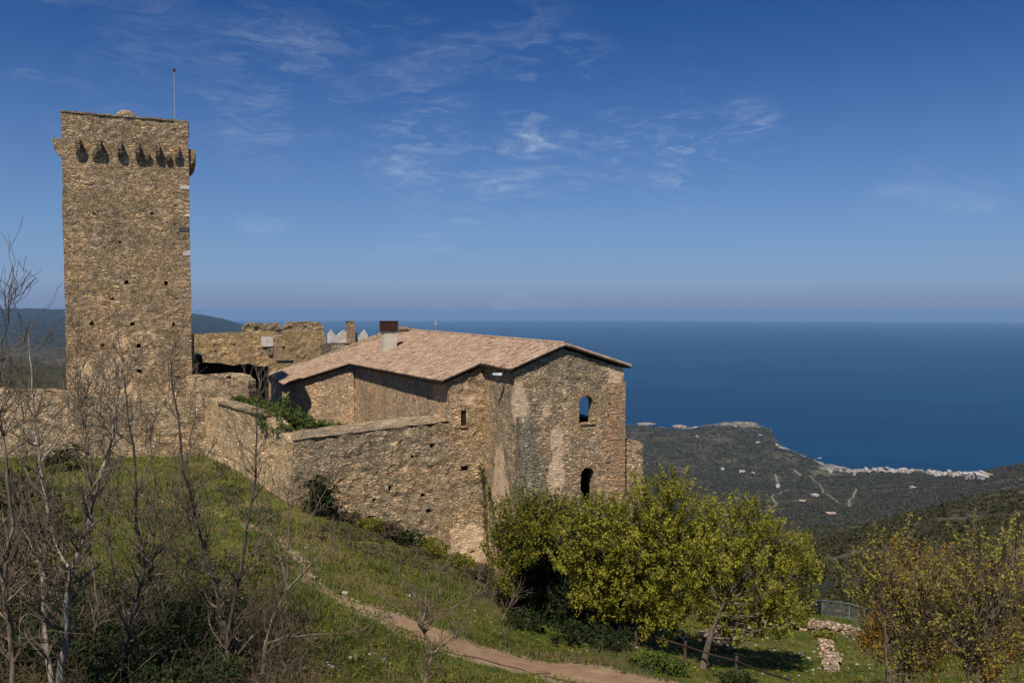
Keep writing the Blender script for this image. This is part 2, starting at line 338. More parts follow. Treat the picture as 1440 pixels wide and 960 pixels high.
# valley
for px in (600, 885, 950): cp(px,100,862); cp(px,200,840); cp(px,400,790); cp(px,900,735); cp(px,1500,702); cp(px,2000,676); cp(px,2600,646); cp(px,3300,607)
cp(1030,100,862); cp(1030,250,815); cp(1030,500,765); cp(1030,900,738); cp(1030,1500,702); cp(1030,2000,680); cp(1030,2700,640); cp(1030,3300,608)
cp(1100,130,850); cp(1100,250,806); cp(1100,500,766); cp(1100,1000,722); cp(1100,2000,678); cp(1100,2650,649); cp(1100,2950,632)
cp(1200,130,835); cp(1200,240,788); cp(1200,380,752); cp(1200,600,748); cp(1200,950,722); cp(1200,1700,691); cp(1200,2550,663)
cp(1300,130,826); cp(1300,240,768); cp(1300,430,722); cp(1300,700,724); cp(1300,1100,704); cp(1300,1600,682); cp(1300,2450,668)
cp(1440,130,815); cp(1440,220,765); cp(1440,350,722); cp(1440,500,690); cp(1440,800,700); cp(1440,1100,678); cp(1440,1500,655); cp(1440,2400,690)
cp(1950,130,790); cp(1950,350,680); cp(1950,800,640); cp(1950,1500,600); cp(1950,2500,640)
CP = np.array(CP); KX = 1/260.
def _k(a, b):
    r2 = (a[:,0][:,None]-b[:,0][None])**2 + (a[:,1][:,None]-b[:,1][None])**2
    return .5*r2*np.log(r2+1e-12)
_c = np.column_stack([CP[:,0]*KX, np.log(CP[:,1])*1.3]); _n = len(_c)
_A = np.zeros((_n+3, _n+3)); _A[:_n,:_n] = _k(_c, _c) + np.eye(_n)*1e-4; _A[:_n,_n] = 1; _A[:_n,_n+1:] = _c; _A[_n:,:_n] = _A[:_n,_n:].T
_w = np.linalg.solve(_A, np.concatenate([CP[:,2], np.zeros(3)]))
COAST = np.array([(-2000,9e5),(335,9e5),(360,4300),(600,3800),(880,3617),(930,3530),(960,3487),(985,3530),(1000,3617),(1030,3686),(1060,3663),(1085,3487),(1091,3366),(1092,3200),(1100,3090),(1112,2960),(1130,2841),(1145,2786),(1151,2721),(1165,2659),(1200,2612),(1240,2600),(1300,2588),(1340,2554),(1400,2521),(1500,2468),(3000,2468)])
def height(X, Y):
    X = np.atleast_1d(np.asarray(X, float)); Y = np.atleast_1d(np.asarray(Y, float)); Yc = np.maximum(Y, 1.3)
    px = np.clip(720+F*X/Yc, -500, 1950); lx = np.log(np.clip(Yc, 1.3, 12500))*1.3
    q = np.empty(len(X))
    for i in range(0, len(X), 40000):
        pts = np.column_stack([px[i:i+40000]*KX, lx[i:i+40000]]); q[i:i+40000] = _k(pts, _c)@_w[:_n] + _w[_n] + pts@_w[_n+1:]
    z = q*Yc
    amp = np.clip(Yc*.02, .25, 45)*np.clip((Yc-15)/40, .15, 1)*np.where((Yc>75)|(px>1250), 1, .35)
    sc = np.clip(Yc/6, 6, 260); lv = np.log2(sc); l0 = np.floor(lv); fr = lv-l0
    s0 = 2**l0; z = z + amp*((1-fr)*fbm(X/s0, Y/s0, 4, 3)*1.3 + fr*fbm(X/(2*s0), Y/(2*s0), 4, 3)*1.3)
    pxr = 720+F*X/Yc; yc = np.interp(pxr+fbm(Y/90, X/90, 3, 8)*6, COAST[:,0], COAST[:,1]) + fbm(X/70, Y/70, 4, 5)*110
    d = yc-Y; floor_ = -519.2+np.clip(d*.02, 0, 5)+np.clip(d-150,0,1e9)*.008
    sea_near = (Y > 1500)
    zz = np.where(d > 0, np.maximum(z, np.minimum(floor_, -470)), np.maximum(-560, -519.2+d*.25))
    # low coastal land blends down onto the shore
    k = np.clip(d/260, 0, 1); zz = np.where((d > 0) & (d < 260), np.minimum(zz, floor_*(1-k)+np.maximum(zz, floor_)*k+k*6), zz)
    head = np.exp(-np.abs((pxr-1043)/42)**3-np.abs((Y-3540)/150)**3); zz = np.where(d > 0, zz+head*14*np.clip(d/90,0,1)*(1+1.2*fbm(X/60,Y/60,4,88)), zz)
    return np.where(sea_near & (yc < 9e4), zz, z)
def ground_z(x, y): return float(height([x],[y])[0])
def hit(px, py, y0=15., y1=3600.):
    Ys = np.exp(np.linspace(math.log(y0), math.log(y1), 900)); v = dirpx(px, py)
    g = height(v.x/v.y*Ys, Ys); zr = v.z/v.y*Ys; i = int(np.argmax(g >= zr)) if (g >= zr).any() else len(Ys)-1
    return Vector((v.x/v.y*Ys[i], Ys[i], g[i]))
PATH_PX = [(290,772,0),(350,780,0),(412,798,-1.2),(455,830,-.9),(500,850,-.3),(560,872,1.0),(610,893,1.9),(660,914,2.3),(720,930,2.7),(790,943,2.8),(860,957,2.7),(960,977,2.6),(1080,1000,2.4)]
PATH = [(hit(a, b, 17), w) for a, b, w in PATH_PX[2:]]
PTH2 = [(hit(a, b, 17), w) for a, b, w in [(170,688,.5),(205,700,.7),(240,708,.9),(290,718,.7),(350,738,.7),(395,760,.8),(425,790,.9),(445,820,.9)]]
def seg_dist(X, Y, pts):
    D = np.full(len(X), 1e9)
    for (a, wa), (b, wb) in zip(pts[:-1], pts[1:]):
        ax, ay = a.x, a.y; bx, by = b.x-ax, b.y-ay; t = np.clip(((X-ax)*bx+(Y-ay)*by)/(bx*bx+by*by+1e-9), 0, 1)
        D = np.minimum(D, np.hypot(X-ax-t*bx, Y-ay-t*by) - (wa*(1-t)+wb*t)*.5)
    return D
pxs = np.arange(-900, 2341, 5.0); lys = np.arange(math.log(1.3), math.log(14500), .0155)
PX, LY = np.meshgrid(pxs, lys); GY = np.exp(LY).ravel(); GX = (PX.ravel()-720)/F*GY; GP = PX.ravel()
GZ = height(GX, GY)
pd = np.minimum(seg_dist(GX, GY, PATH), seg_dist(GX, GY, PTH2)+1.0)
dirt = np.clip(1-pd/1.6, 0, 1)*(GY < 70)
yc = np.interp(GP, COAST[:,0], COAST[:,1])+fbm(GX/70, GY/70, 4, 5)*110; dc = yc-GY
beach = np.clip(1-dc/np.where((GP > 1140)&(GP < 1215), 95, 40), 0, 1)*(dc > -60)*(GY > 1500)
beach = np.maximum(beach, .62*np.exp(-np.abs((GP-1043)/46)**4-np.abs((GY-3560)/150)**4)*(dc>-60))
beach = np.maximum(beach, .9*np.clip(1.3-np.hypot((GP-960)/22, (GY-3470)/70), 0, 1))
for bx, by, sx, sy, a in ((1170,2540,24,95,.75),(1190,2500,30,60,.55),(1240,2545,40,50,.7),(1350,2480,45,60,.75),(1128,1350,6,40,.5),(1104,3000,14,90,.6),(1070,3150,10,70,.4)):
    beach = np.maximum(beach, a*np.clip(1.25-np.hypot((GP-bx)/sx, (GY-by)/sy)+fbm(GX/30, GY/30, 3, 9)*.8, 0, 1))
field = np.zeros(len(GX))
for bx, by, sx, sy, a in ((1155,2370,14,70,1),(1175,2330,18,60,.8),(1028,2520,14,40,.6),(1130,1300,10,90,.6),(1085,1560,8,120,.5),(1180,1950,20,80,.35)):
    field = np.maximum(field, a*np.clip(1.4-np.hypot((GP-bx)/sx, (GY-by)/sy), 0, 1))
meadow = ((GY < 68)).astype(float)*np.clip((75-GY)/10, 0, 1)
rough_ = np.clip(fbm(GX/7, GY/7, 4, 21)*3+.1, 0, 1)
# scrubby under the walls
ys, xs = len(lys), len(pxs); idx = np.arange(ys*xs).reshape(ys, xs)
Fq = np.stack([idx[:-1,:-1], idx[:-1,1:], idx[1:,1:], idx[1:,:-1]], -1).reshape(-1, 4)
m, nt_, b = new_mat('hillside_ground', .95, .1)
def attr(nt, n): a = nt.nodes.new('ShaderNodeAttribute'); a.attribute_name = n; return a.outputs['Fac']
p_ = pos(nt_); pf = scale_v(nt_, p_, (1,1,1))
n1 = noise_n(nt_, p_, .35, 6, .65); n2 = noise_n(nt_, p_, 2.2, 6, .7); n3 = noise_n(nt_, p_, 9, 4, .7)
gr = ramp(nt_, n1, [(.30,(.055,.085,.014)),(.43,(.10,.14,.02)),(.54,(.16,.155,.035)),(.68,(.27,.19,.08))])
gr = mix(nt_, maprange(nt_, n2, .48, .68), gr, (.22,.16,.065))
gr = mix(nt_, .8, gr, ramp(nt_, n3, [(.3,(.38,.4,.38)),(.7,(1.25,1.22,1.15))]), 'MULTIPLY')
stn = nt_.nodes.new('ShaderNodeTexVoronoi'); stn.inputs['Scale'].default_value = 1.7; L(nt_, p_, stn.inputs['Vector'])
gr = mix(nt_, math_n(nt_, 'MULTIPLY', maprange(nt_, stn.outputs['Distance'], .05, .12, 1, 0), maprange(nt_, n1, .5, .6)), gr, (.42,.38,.31))
dirtc = mix(nt_, maprange(nt_, n2, .35, .65), (.33,.215,.13), (.46,.33,.21))
dm = maprange(nt_, math_n(nt_, 'ADD', attr(nt_, 'dirt'), math_n(nt_, 'MULTIPLY', math_n(nt_, 'SUBTRACT', n2, .5), 1.1)), .35, .7)
near_c = mix(nt_, dm, gr, dirtc)
f1 = noise_n(nt_, p_, .011, 7, .65); f2 = noise_n(nt_, p_, .06, 6, .7); f3 = noise_n(nt_, p_, .5, 5, .7)
far_c = ramp(nt_, f1, [(.3,(.025,.032,.016)),(.48,(.050,.050,.026)),(.6,(.095,.078,.05)),(.75,(.14,.11,.08))])
far_c = mix(nt_, .8, far_c, ramp(nt_, f2, [(.3,(.5,.5,.5)),(.7,(1.45,1.4,1.35))]), 'MULTIPLY')
far_c = mix(nt_, maprange(nt_, f3, .55, .7, 0, .6), far_c, (.13,.11,.07))
far_c = mix(nt_, attr(nt_, 'range'), far_c, mix(nt_, maprange(nt_, f1, .35, .65), (.010,.016,.010), (.024,.026,.018)))
far_c = mix(nt_, attr(nt_, 'field'), far_c, mix(nt_, maprange(nt_, f2, .4, .6), (.08,.10,.04), (.16,.14,.08)))
bcol = mix(nt_, maprange(nt_, noise_n(nt_, p_, .03, 6, .75), .42, .6), (.10,.092,.065), (.38,.335,.27))
far_c = mix(nt_, maprange(nt_, math_n(nt_, 'ADD', attr(nt_, 'beach'), math_n(nt_, 'MULTIPLY', math_n(nt_, 'SUBTRACT', f2, .5), .8)), .25, .65), far_c, bcol)
L(nt_, mix(nt_, attr(nt_, 'meadow'), far_c, near_c), b.inputs['Base Color'])
bump(nt_, b, math_n(nt_, 'ADD', n2, math_n(nt_, 'MULTIPLY', n3, .6)), .12)
M['ground'] = m
ground = mesh_np('ground', np.column_stack([GX, GY, GZ]), Fq, M['ground'], smooth=True, attrs={'range': ('FLOAT', np.clip((GY-4200)/2500, 0, 1)), 'dirt': ('FLOAT', dirt), 'beach': ('FLOAT', beach), 'field': ('FLOAT', field), 'meadow': ('FLOAT', meadow)})
tag(ground, 'grassy monastery slope falling to the scrub covered valley and coast', 'ground', kind='structure')

# sea: a cap of the round earth
RE = 6371000.
m, nt_, b = new_mat('deep_sea_water', .42, .08); p_ = pos(nt_)
w1 = noise_n(nt_, scale_v(nt_, p_, (.35,1,1)), .0011, 5, .6); w2 = noise_n(nt_, scale_v(nt_, p_, (.4,1,1)), .016, 6, .7)
c = mix(nt_, maprange(nt_, w1, .42, .58), (.0001,.031,.082), (.0003,.042,.105)); c = mix(nt_, maprange(nt_, w2, .4, .65, 0, .4), c, (.002,.052,.11))
av = nt_.nodes.new('ShaderNodeAttribute'); av.attribute_name = 'foam'
c = mix(nt_, maprange(nt_, math_n(nt_, 'ADD', av.outputs['Fac'], math_n(nt_, 'MULTIPLY', math_n(nt_, 'SUBTRACT', noise_n(nt_, p_, .035, 5, .7), .5), 1.5)), .62, .8), c, (.7,.74,.76))
L(nt_, c, b.inputs['Base Color']); bump(nt_, b, w2, 5.0, .6); M['sea'] = m
spx = np.arange(-1400, 2841, 6.0)
slr = np.concatenate([np.linspace(math.log(1800), math.log(5200), 170), np.linspace(math.log(5300), math.log(90000), 120)])
PXs, LYs = np.meshgrid(spx, slr); Yv = np.exp(LYs).ravel(); Xv = (PXs.ravel()-720)/F*Yv; Zv = -520-(Xv**2+Yv**2)/(2*RE)
ycs = np.interp(PXs.ravel(), COAST[:,0], COAST[:,1])+fbm(Xv/70, Yv/70, 4, 5)*110
foam = np.clip(1-np.abs(Yv-ycs-8)/38, 0, 1)*np.where((PXs.ravel() > 880), .55+.9*fbm(Xv/120, Yv/120, 3, 44), 0)
foam = np.maximum(foam, .95*np.clip(1.3-np.hypot((PXs.ravel()-1154)/9, (Yv-2790)/18), 0, 1))
foam = np.maximum(foam, .8*np.clip(1.3-np.hypot((PXs.ravel()-996)/7, (Yv-3560)/30), 0, 1))
foam = np.maximum(foam, .8*np.clip(1.3-np.hypot((PXs.ravel()-909)/17, (Yv-3650)/45), 0, 1))
foam = np.maximum(foam, .7*np.clip(1.3-np.hypot((PXs.ravel()-1098)/6, (Yv-3420)/16), 0, 1))
idx = np.arange(len(slr)*len(spx)).reshape(len(slr), len(spx))
sea = mesh_np('sea', np.column_stack([Xv, Yv, Zv]), np.stack([idx[:-1,:-1], idx[:-1,1:], idx[1:,1:], idx[1:,:-1]], -1).reshape(-1,4), M['sea'], smooth=True, attrs={'foam': ('FLOAT', foam)})
tag(sea, 'deep blue open sea reaching to the hazy horizon', 'sea', kind='structure')
# haze
hb = MB().box((0, 46000, -1150+585+8), (210000, 95000, 1170), (1,0)); m = bpy.data.materials.new('sea_haze'); m.use_nodes = True; nt_ = m.node_tree; nt_.nodes.clear()
pv = nt_.nodes.new('ShaderNodeVolumePrincipled'); pv.inputs['Color'].default_value = (.38,.64,.97,1); pv.inputs['Density'].default_value = 2.8e-5; pv.inputs['Anisotropy'].default_value = 0
o_ = nt_.nodes.new('ShaderNodeOutputMaterial'); L(nt_, pv.outputs[0], o_.inputs['Volume'])
haze = hb.build('haze', m); tag(haze, 'thin blue sea haze over the valley and the water', 'haze', kind='stuff')

# paths
def ribbon(name, pts, mat, lift, step, label, cat, wn=.25, cross=5):
    P = [p for p, w in pts]; W = [w for p, w in pts]; V = []; k = 0; rows = []
    for i in range(len(P)-1):
        n = max(2, int((P[i+1]-P[i]).length/step))
        for j in range(n + (i == len(P)-2)):
            t = j/n; p = [P[max(i-1,0)], P[i], P[i+1], P[min(i+2,len(P)-1)]]
            c = .5*((2*p[1])+(p[2]-p[0])*t+(2*p[0]-5*p[1]+4*p[2]-p[3])*t*t+(3*p[1]-p[0]-3*p[2]+p[3])*t**3)
            d = .5*((p[2]-p[0])+2*(2*p[0]-5*p[1]+4*p[2]-p[3])*t+3*(3*p[1]-p[0]-3*p[2]+p[3])*t*t); w = W[i]*(1-t)+W[i+1]*t
            nrm = Vector((-d.y, d.x, 0)); nrm.normalize(); rows.append((c, nrm, w))
    xs_, ys_ = [], []
    for r_, (c, nrm, w) in enumerate(rows):
        for j in range(cross):
            s = (j/(cross-1)-.5)*w
            if j in (0, cross-1): s *= 1+wn*1.6*mnoise.noise((c.x*1.1, c.y*1.1, j*3.3))+wn*.25*(random.random()-.5)
            q = c+nrm*s; xs_.append(q.x); ys_.append(q.y)
    z = height(xs_, ys_)+lift
    n = len(rows); idx = np.arange(n*cross).reshape(n, cross)
    o = mesh_np(name, np.column_stack([xs_, ys_, z]), np.stack([idx[:-1,:-1], idx[:-1,1:], idx[1:,1:], idx[1:,:-1]], -1).reshape(-1,4), mat, smooth=True)
    return tag(o, label, cat, kind='structure')
m, nt_, b = new_mat('trodden_earth', .95, .1); p_ = pos(nt_); a1 = noise_n(nt_, p_, 1.1, 6, .7); a2 = noise_n(nt_, p_, 14, 3, .7)
c = ramp(nt_, a1, [(.3,(.24,.145,.08)),(.5,(.36,.225,.125)),(.72,(.46,.32,.19))]); c = mix(nt_, .5, c, ramp(nt_, a2, [(.3,(.6,.6,.6)),(.7,(1.15,1.15,1.15))]), 'MULTIPLY')
L(nt_, c, b.inputs['Base Color']); bump(nt_, b, a1, .08); M['earth'] = m
ribbon('path', [(p, w*1.05) for p, w in PATH[3:]], M['earth'], .035, .35, 'sandy trodden footpath crossing the grass to the lower right', 'path', .45, 7)
ROADS = []
M['track'] = plain('pale_dirt_track', (.22,.195,.155), .95, .2, .02)
for j, (pl, w, lab) in enumerate([
    ([(985,712),(1003,709),(1021,706),(1037,702),(1052,699),(1066,697)], 11, 'pale track running level across the valley above the tree tops'),
    ([(1078,720),(1083,716),(1092,709),(1087,703),(1085.5,699),(1098,693),(1108,689),(1125,690),(1142,691)], 8, 'winding pale valley road with a hairpin bend'),
    ([(1090,667),(1092,673),(1094,678),(1093,682)], 9, 'short pale lane going up the valley side'),
    ([(1138,669),(1145,677),(1154,685),(1166,697),(1178,707)], 5, 'narrow track dropping from the beach into the valley'),
    ([(1204,688),(1201,694),(1200,700),(1195,703),(1194,709),(1195,713)], 7, 'pale zigzag track on the slope under the village'),
    ([(1112,660),(1118,662),(1126,669)], 14, 'broad pale cutting left of the bay')]):
    ROADS.append([(hit(a, b_, 600), w+9) for a, b_ in pl])
    ribbon('road', [(hit(a, b_, 600), w*.55) for a, b_ in pl], M['track'], 1.2, 12, lab, 'road', .3, 3)

# ------------------------------------------------------------------ masonry panels
def inside(pt, poly):
    x, y = pt; c = False; n = len(poly); j = n-1
    for i in range(n):
        xi, yi = poly[i]; xj, yj = poly[j]
        if (yi > y) != (yj > y) and x < (xj-xi)*(y-yi)/(yj-yi)+xi: c = not c
        j = i
    return c
def resample(poly, res, jit):
    out = []; n = len(poly)
    for i in range(n):
        a = Vector(poly[i]); b_ = Vector(poly[(i+1)%n]); k = max(1, round((b_-a).length/res))
        for j in range(k):
            p = a.lerp(b_, j/k)
            if jit: p += Vector((random.uniform(-jit, jit), random.uniform(-jit, jit)))*(1 if j else .5)
            out.append((p.x, p.y))
    return out
def panel(mb, p0, p1, outline, holes=(), thick=.8, res=.35, jit=.035, rough=.035, batter=0, zref=0, through=0):
    """wall standing on the line p0-p1 (front face seen with p0 on the left); outline in (along, z)"""
    p0 = Vector((p0[0], p0[1], 0)); p1 = Vector((p1[0], p1[1], 0)); d = (p1-p0).normalized(); nr = Vector((d.y, -d.x, 0))
    loops = [resample(outline, res, jit)] + [resample(h, res*.6, 0) for h in holes]
    pts = []; edges = []
    for lp in loops:
        b_ = len(pts); pts += lp; edges += [(b_+i, b_+(i+1)%len(lp)) for i in range(len(lp))]
    nb = len(pts); x0 = min(p[0] for p in loops[0]); x1 = max(p[0] for p in loops[0]); z0 = min(p[1] for p in loops[0]); z1 = max(p[1] for p in loops[0])
    ob = np.array(pts)
    nx, nz = int((x1-x0)/res)+1, int((z1-z0)/res)+1
    for i in range(nx):
        for k in range(nz):
            q = (x0+(i+.5+random.uniform(-.25,.25))*res, z0+(k+.5+random.uniform(-.25,.25))*res)
            if not inside(q, loops[0]) or any(inside(q, h) for h in loops[1:]): continue
            if ((ob-q)**2).sum(1).min() < (res*.4)**2: continue
            pts.append(q)
    vo, eo, fo, *_ = delaunay_2d_cdt([Vector(p) for p in pts], edges, [], 0, 1e-5)
    fs = []
    for f in fo:
        c = (sum(vo[i][0] for i in f)/3, sum(vo[i][1] for i in f)/3)
        if inside(c, loops[0]) and not any(inside(c, h) for h in loops[1:]): fs.append(tuple(f))
    n = len(vo); V = []
    for side in (0, 1):
        for q in vo:
            w = p0 + d*q[0]; w.z = q[1]
            off = (rough*2*mnoise.noise((w.x*1.7, w.y*1.7, w.z*2.6)) + rough*random.uniform(-.6,.6) + rough*1.3*mnoise.noise((w.x*.3, w.y*.3, w.z*.3)) + batter*max(0, zref-w.z)) if side == 0 else -thick
            V.append(w+nr*off)
    Fc = [f[::-1] for f in fs] + [tuple(i+n for i in f) for f in fs]
    cnt = {}
    for f in fs:
        for a, b_ in ((f[0],f[1]),(f[1],f[2]),(f[2],f[0])):
            k = (min(a,b_), max(a,b_)); cnt.setdefault(k, []).append((a,b_))
    for k, e in cnt.items():
        if len(e) == 1: a, b_ = e[0]; Fc.append((a, b_, b_+n, a+n))
    for h in loops[1+through:]:
        b_ = len(V)
        for q in h: w = p0+d*q[0]; w.z = q[1]; V.append(w-nr*(thick*.9))
        Fc.append(tuple(range(b_, b_+len(h))))
    mb.add(V, Fc); return mb
AZ = R(22); U = Vector((math.cos(AZ), math.sin(AZ), 0)); Vv = Vector((-math.sin(AZ), math.cos(AZ), 0)); E1 = Vector((-.09, 48, 0))
def B(d, s, z=0): p = E1+U*d+Vv*s; p.z = z; return p
def onwall(p0, p1, px, py):
    """(along, z) of a pixel on the wall line p0-p1"""
    r_ = dirpx(px, py); d = Vector((p1[0]-p0[0], p1[1]-p0[1])); d.normalize()
    # p0 + a d = t r
    det = d.x*(-r_.y)+r_.x*d.y; a = (-p0[0]*(-r_.y) - r_.x*p0[1])/det
    X = p0[0]+a*d.x; Y = p0[1]+a*d.y; return a, r_.z*Y/r_.y
def arch(a, z0, w, h, n=8):
    r_ = w/2; return [(a-r_, z0), (a+r_, z0)] + [(a+r_*math.cos(t*math.pi/n), z0+h-r_+r_*math.sin(t*math.pi/n)) for t in range(n+1)]
def rect(a, z, w, h): return [(a-w/2, z-h/2), (a+w/2, z-h/2), (a+w/2, z+h/2), (a-w/2, z+h/2)]
def hole_at(p0, p1, px, py, w=.32, h=.32):
    a, z = onwall(p0, p1, px, py); j = lambda: random.uniform(-.07, .07)
    return [(a-w/2+j(), z-h/2+j()), (a+w/2+j(), z-h/2+j()), (a+w/2+j(), z+h/2+j()), (a-w/2+j(), z+h/2+j())]

# ------------------------------------------------------------------ the tower
TL = Vector((-36.45, 65, 0)); TW = 9.5; TR = TL+U*TW; TDp = 6.8; TB = TR+Vv*TDp; TBL = TL+Vv*TDp
ztop = 15.95
tower = empty('stone_tower', ((TL.x+TB.x)/2, (TL.y+TB.y)/2, -12), 'tall square rubble stone tower with a ring of corbels and a flat top', 'tower')
holes = [hole_at(TL, TR, *q) for q in [(177.5,397),(234,398),(129.5,455),(186,455),(244.5,456),(144,485.5),(195,486),(197,522)]] + [hole_at(TL, TR, 158,420,.25,.18), hole_at(TL,TR,193,425,.2,.15), hole_at(TL, TR, 168,340,.2,.15), hole_at(TL,TR,214,300,.2,.14), hole_at(TL,TR,133,300,.2,.14)]
mb = MB(); panel(mb, TL, TR, [(0,-13),(TW,-13),(TW,ztop),(7.6,ztop-.02),(5.5,ztop+.12),(3,ztop+.05),(.02,ztop+.1)], holes, thick=1.0, res=.33, rough=.035)
panel(mb, TR, TB, [(0,-13),(TDp,-13),(TDp,ztop),(0,ztop)], (), thick=1.0, res=.6)
panel(mb, TB, TBL, [(0,-13),(TW,-13),(TW,ztop),(0,ztop)], (), thick=1.0, res=.9)
panel(mb, TBL, TL, [(0,-13),(TDp,-13),(TDp,ztop),(0,ztop)], (), thick=1.0, res=.6)
mb.build('wall', M['tower'], tower)
MB().box((tower.location.x, tower.location.y, 15.2), (TW-1.9, TDp-1.9, .3), U[:2]).build('roof_terrace', M['rubble_top'], tower)
mb = MB()   # thin capping course
for (a, b_) in ((TL, TR), (TR, TB), (TB, TBL), (TBL, TL)):
    dd = (b_-a).normalized(); nn = Vector((dd.y, -dd.x, 0)); x = 0; LL = (b_-a).length
    while x < LL-.1:
        w = min(random.uniform(.35,.8), LL-x); c = a+dd*(x+w/2)-nn*.45; mb.box((c.x, c.y, ztop+.10+random.uniform(-.02,.02)), (w*.97, 1.06, .13), dd[:2], jit=.015); x += w
mb.build('capping', M['rubble_top'], tower)
def corbel(mid, nrm, along, zt, h=1.3, out=.66, w=.34):
    mb = MB(); steps = 8; zc = zt
    for k in range(steps):
        hh = h/steps; o_ = out*math.sqrt(max(.01, 1-((k+.2)/steps)**2))
        wj = w*random.uniform(.94,1.06)
        c = mid + nrm*(o_/2-.12); mb.box((c.x, c.y, zc-hh/2), (wj, o_+.24, hh*.96), along[:2], jit=.012); zc -= hh*.995
    return mb
for px, w in ((103,.3),(110,.42),(139.5,.42),(168.5,.42),(193.5,.42),(221.5,.42),(248.5,.42)):
    if px == 103: continue
    a, _ = onwall(TL, TR, px, 205); corbel(TL+U*a, -Vv, U, 13.9+random.uniform(-.06,.06), w=.34).build('corbel', M['tower'], tower)
for px in (133,207,236):
    a, _ = onwall(TL, TR, px, 215); corbel(TL+U*a, -Vv, U, 13.2, h=.8, out=.4, w=.3).build('corbel', M['tower'], tower)
for s_ in (.35, 1.9, 3.5, 5.1, 6.4):
    corbel(TR+Vv*s_, U, Vv, 13.75, out=.62).build('corbel', M['tower'], tower)
    corbel(TL+Vv*s_, -U, Vv, 13.9, out=.68).build('corbel', M['tower'], tower)
mb = MB(); z = -9
while z < ztop-.3:     # corner stones on the right hand edge
    h = random.uniform(.35,.75); w = random.uniform(.85,1.35)
    if True:
        c = TR - U*(w/2-.03) - Vv*.0; mb.box((c.x, c.y, z+h/2), (w, .16, h*.97), U[:2], jit=.02)
    z += h
mb.build('corner_stones', M['tower_quoin'], tower)
for py, w, h in ((264,.75,.28),(356,.6,.42),(303,.4,.2)):
    a, z = onwall(TL, TR, 264, py); c = TR-U*(w/2-.045)-Vv*.03
    o = MB().box((c.x, c.y, z), (w, .2, h), U[:2], jit=.02).build('corner_block', M['white'], tower); o['label'] = 'pale repaired corner block'
a, z = onwall(TL, TR, 262, 323); c = TR-U*.42-Vv*.02
o = MB().box((c.x, c.y, z), (.8,.2,.3), U[:2], jit=.03).build('corner_block', plain('slate_block',(.08,.08,.09)), tower); o['label'] = 'dark slate corner block'
# dome on top
mb = MB(); c = Vector((tower.location.x+.1, tower.location.y-.6, 15.3)); n = 14; V = []; Fc = []
for i in range(6):
    t = i/5*math.pi/2
    for k in range(n): V.append(c+Vector((1.3*math.cos(t)*math.cos(2*math.pi*k/n), 1.3*math.cos(t)*math.sin(2*math.pi*k/n), 1.9*math.sin(t)+random.uniform(-.02,.02))))
for i in range(5):
    for k in range(n): Fc.append((i*n+k, i*n+(k+1)%n, (i+1)*n+(k+1)%n, (i+1)*n+k))
mb.add(V, Fc).build('stair_dome', M['tower'], tower)
q = at(246, 170, 71.5); t_ = at(246, 100, 71.5)
pole = empty('lightning_rod', (q.x, q.y, 15.35), 'thin grey lightning rod standing on top of the tower', 'lightning rod')
MB().tube([(q.x,q.y,15.35),(q.x,q.y,t_.z)], [.05,.035], 6).build('rod', M['grey_metal'], pole)
MB().tube([(q.x,q.y,t_.z-.1),(q.x,q.y,t_.z),(q.x,q.y,t_.z+.16),(q.x,q.y,t_.z+.28)], [.05,.11,.10,.01], 8).build('finial', M['rust'], pole)

# ------------------------------------------------------------------ main building
SL = .395; SR = .315; DR = 3.67; ZR = -2.15
def roofz(d): return ZR-SL*(DR-d) if d <= DR else ZR-SR*(d-DR)
bld = empty('monastery_building', B(3, 10, -18), 'long rubble stone building with a pink tiled roof and a gabled end', 'building')
T_ = .26   # roof build-up under the tiles
def rz(d): return roofz(d)-T_
# front gable
f0, f1 = B(.4, .3), B(7.95, .3)
fw = 7.55; g = lambda a: rz(a+.4)
aw, zw0 = onwall(f0, f1, 824, 595); _, zw1 = onwall(f0, f1, 824, 556)
al, zl1 = onwall(f0, f1, 826, 657)
wU = arch(aw, zw0, .98, zw1-zw0); wL = arch(al, zl1-2.7, .95, 2.7)
small = [hole_at(f0, f1, *q) for q in [(769,661,.22,.22),(868,592,.15,.2)]]
mb = panel(MB(), f0, f1, [(0,-19),(fw,-19),(fw,g(fw)),(DR-.4,g(DR-.4)),(0,g(0))], [wU, wL]+small, thick=.6, res=.3, rough=.03, through=2)
facade = mb.build('front_wall', M['facade'], bld)
# voussoirs / surround of the openings
def voussoirs(cx, zc, r_, n, mat, p0, d, out=.03, dep=.3):
    mb = MB(); nr = Vector((d.y, -d.x, 0))
    for k in range(n):
        t = math.pi*(k+.5)/n; L_ = random.uniform(.24,.36); q = p0+d*(cx+math.cos(t)*(r_+L_/2)); zz = zc+math.sin(t)*(r_+L_/2)
        e1 = d*math.cos(t)+Vector((0,0,math.sin(t))); e2 = -d*math.sin(t)+Vector((0,0,math.cos(t))); w = math.pi*r_/n*.55
        c = Vector((q.x,q.y,zz)); P = []
        for s3 in (-1, 1):
            for s1, s2 in ((-1,-1),(1,-1),(1,1),(-1,1)): P.append(c+e1*s1*L_/2+e2*s2*w*(1+.25*s1)+nr*(out if s3 > 0 else -dep))
        mb.box8(P)
    return mb
dU = U.copy(); p0_ = Vector((f0.x, f0.y, 0))
voussoirs(aw, zw1-.49, .49, 9, None, p0_, dU).build('window_arch', M['red_quoin'], bld)
voussoirs(al, zl1-.475, .475, 9, None, p0_, dU).build('window_arch', M['facade'], bld)
c = p0_+dU*aw; MB().box((c.x+.06, c.y+.12, zw0-.05), (1.1,.4,.08), U[:2], jit=.01).build('window_sill', M['rubble_top'], bld)
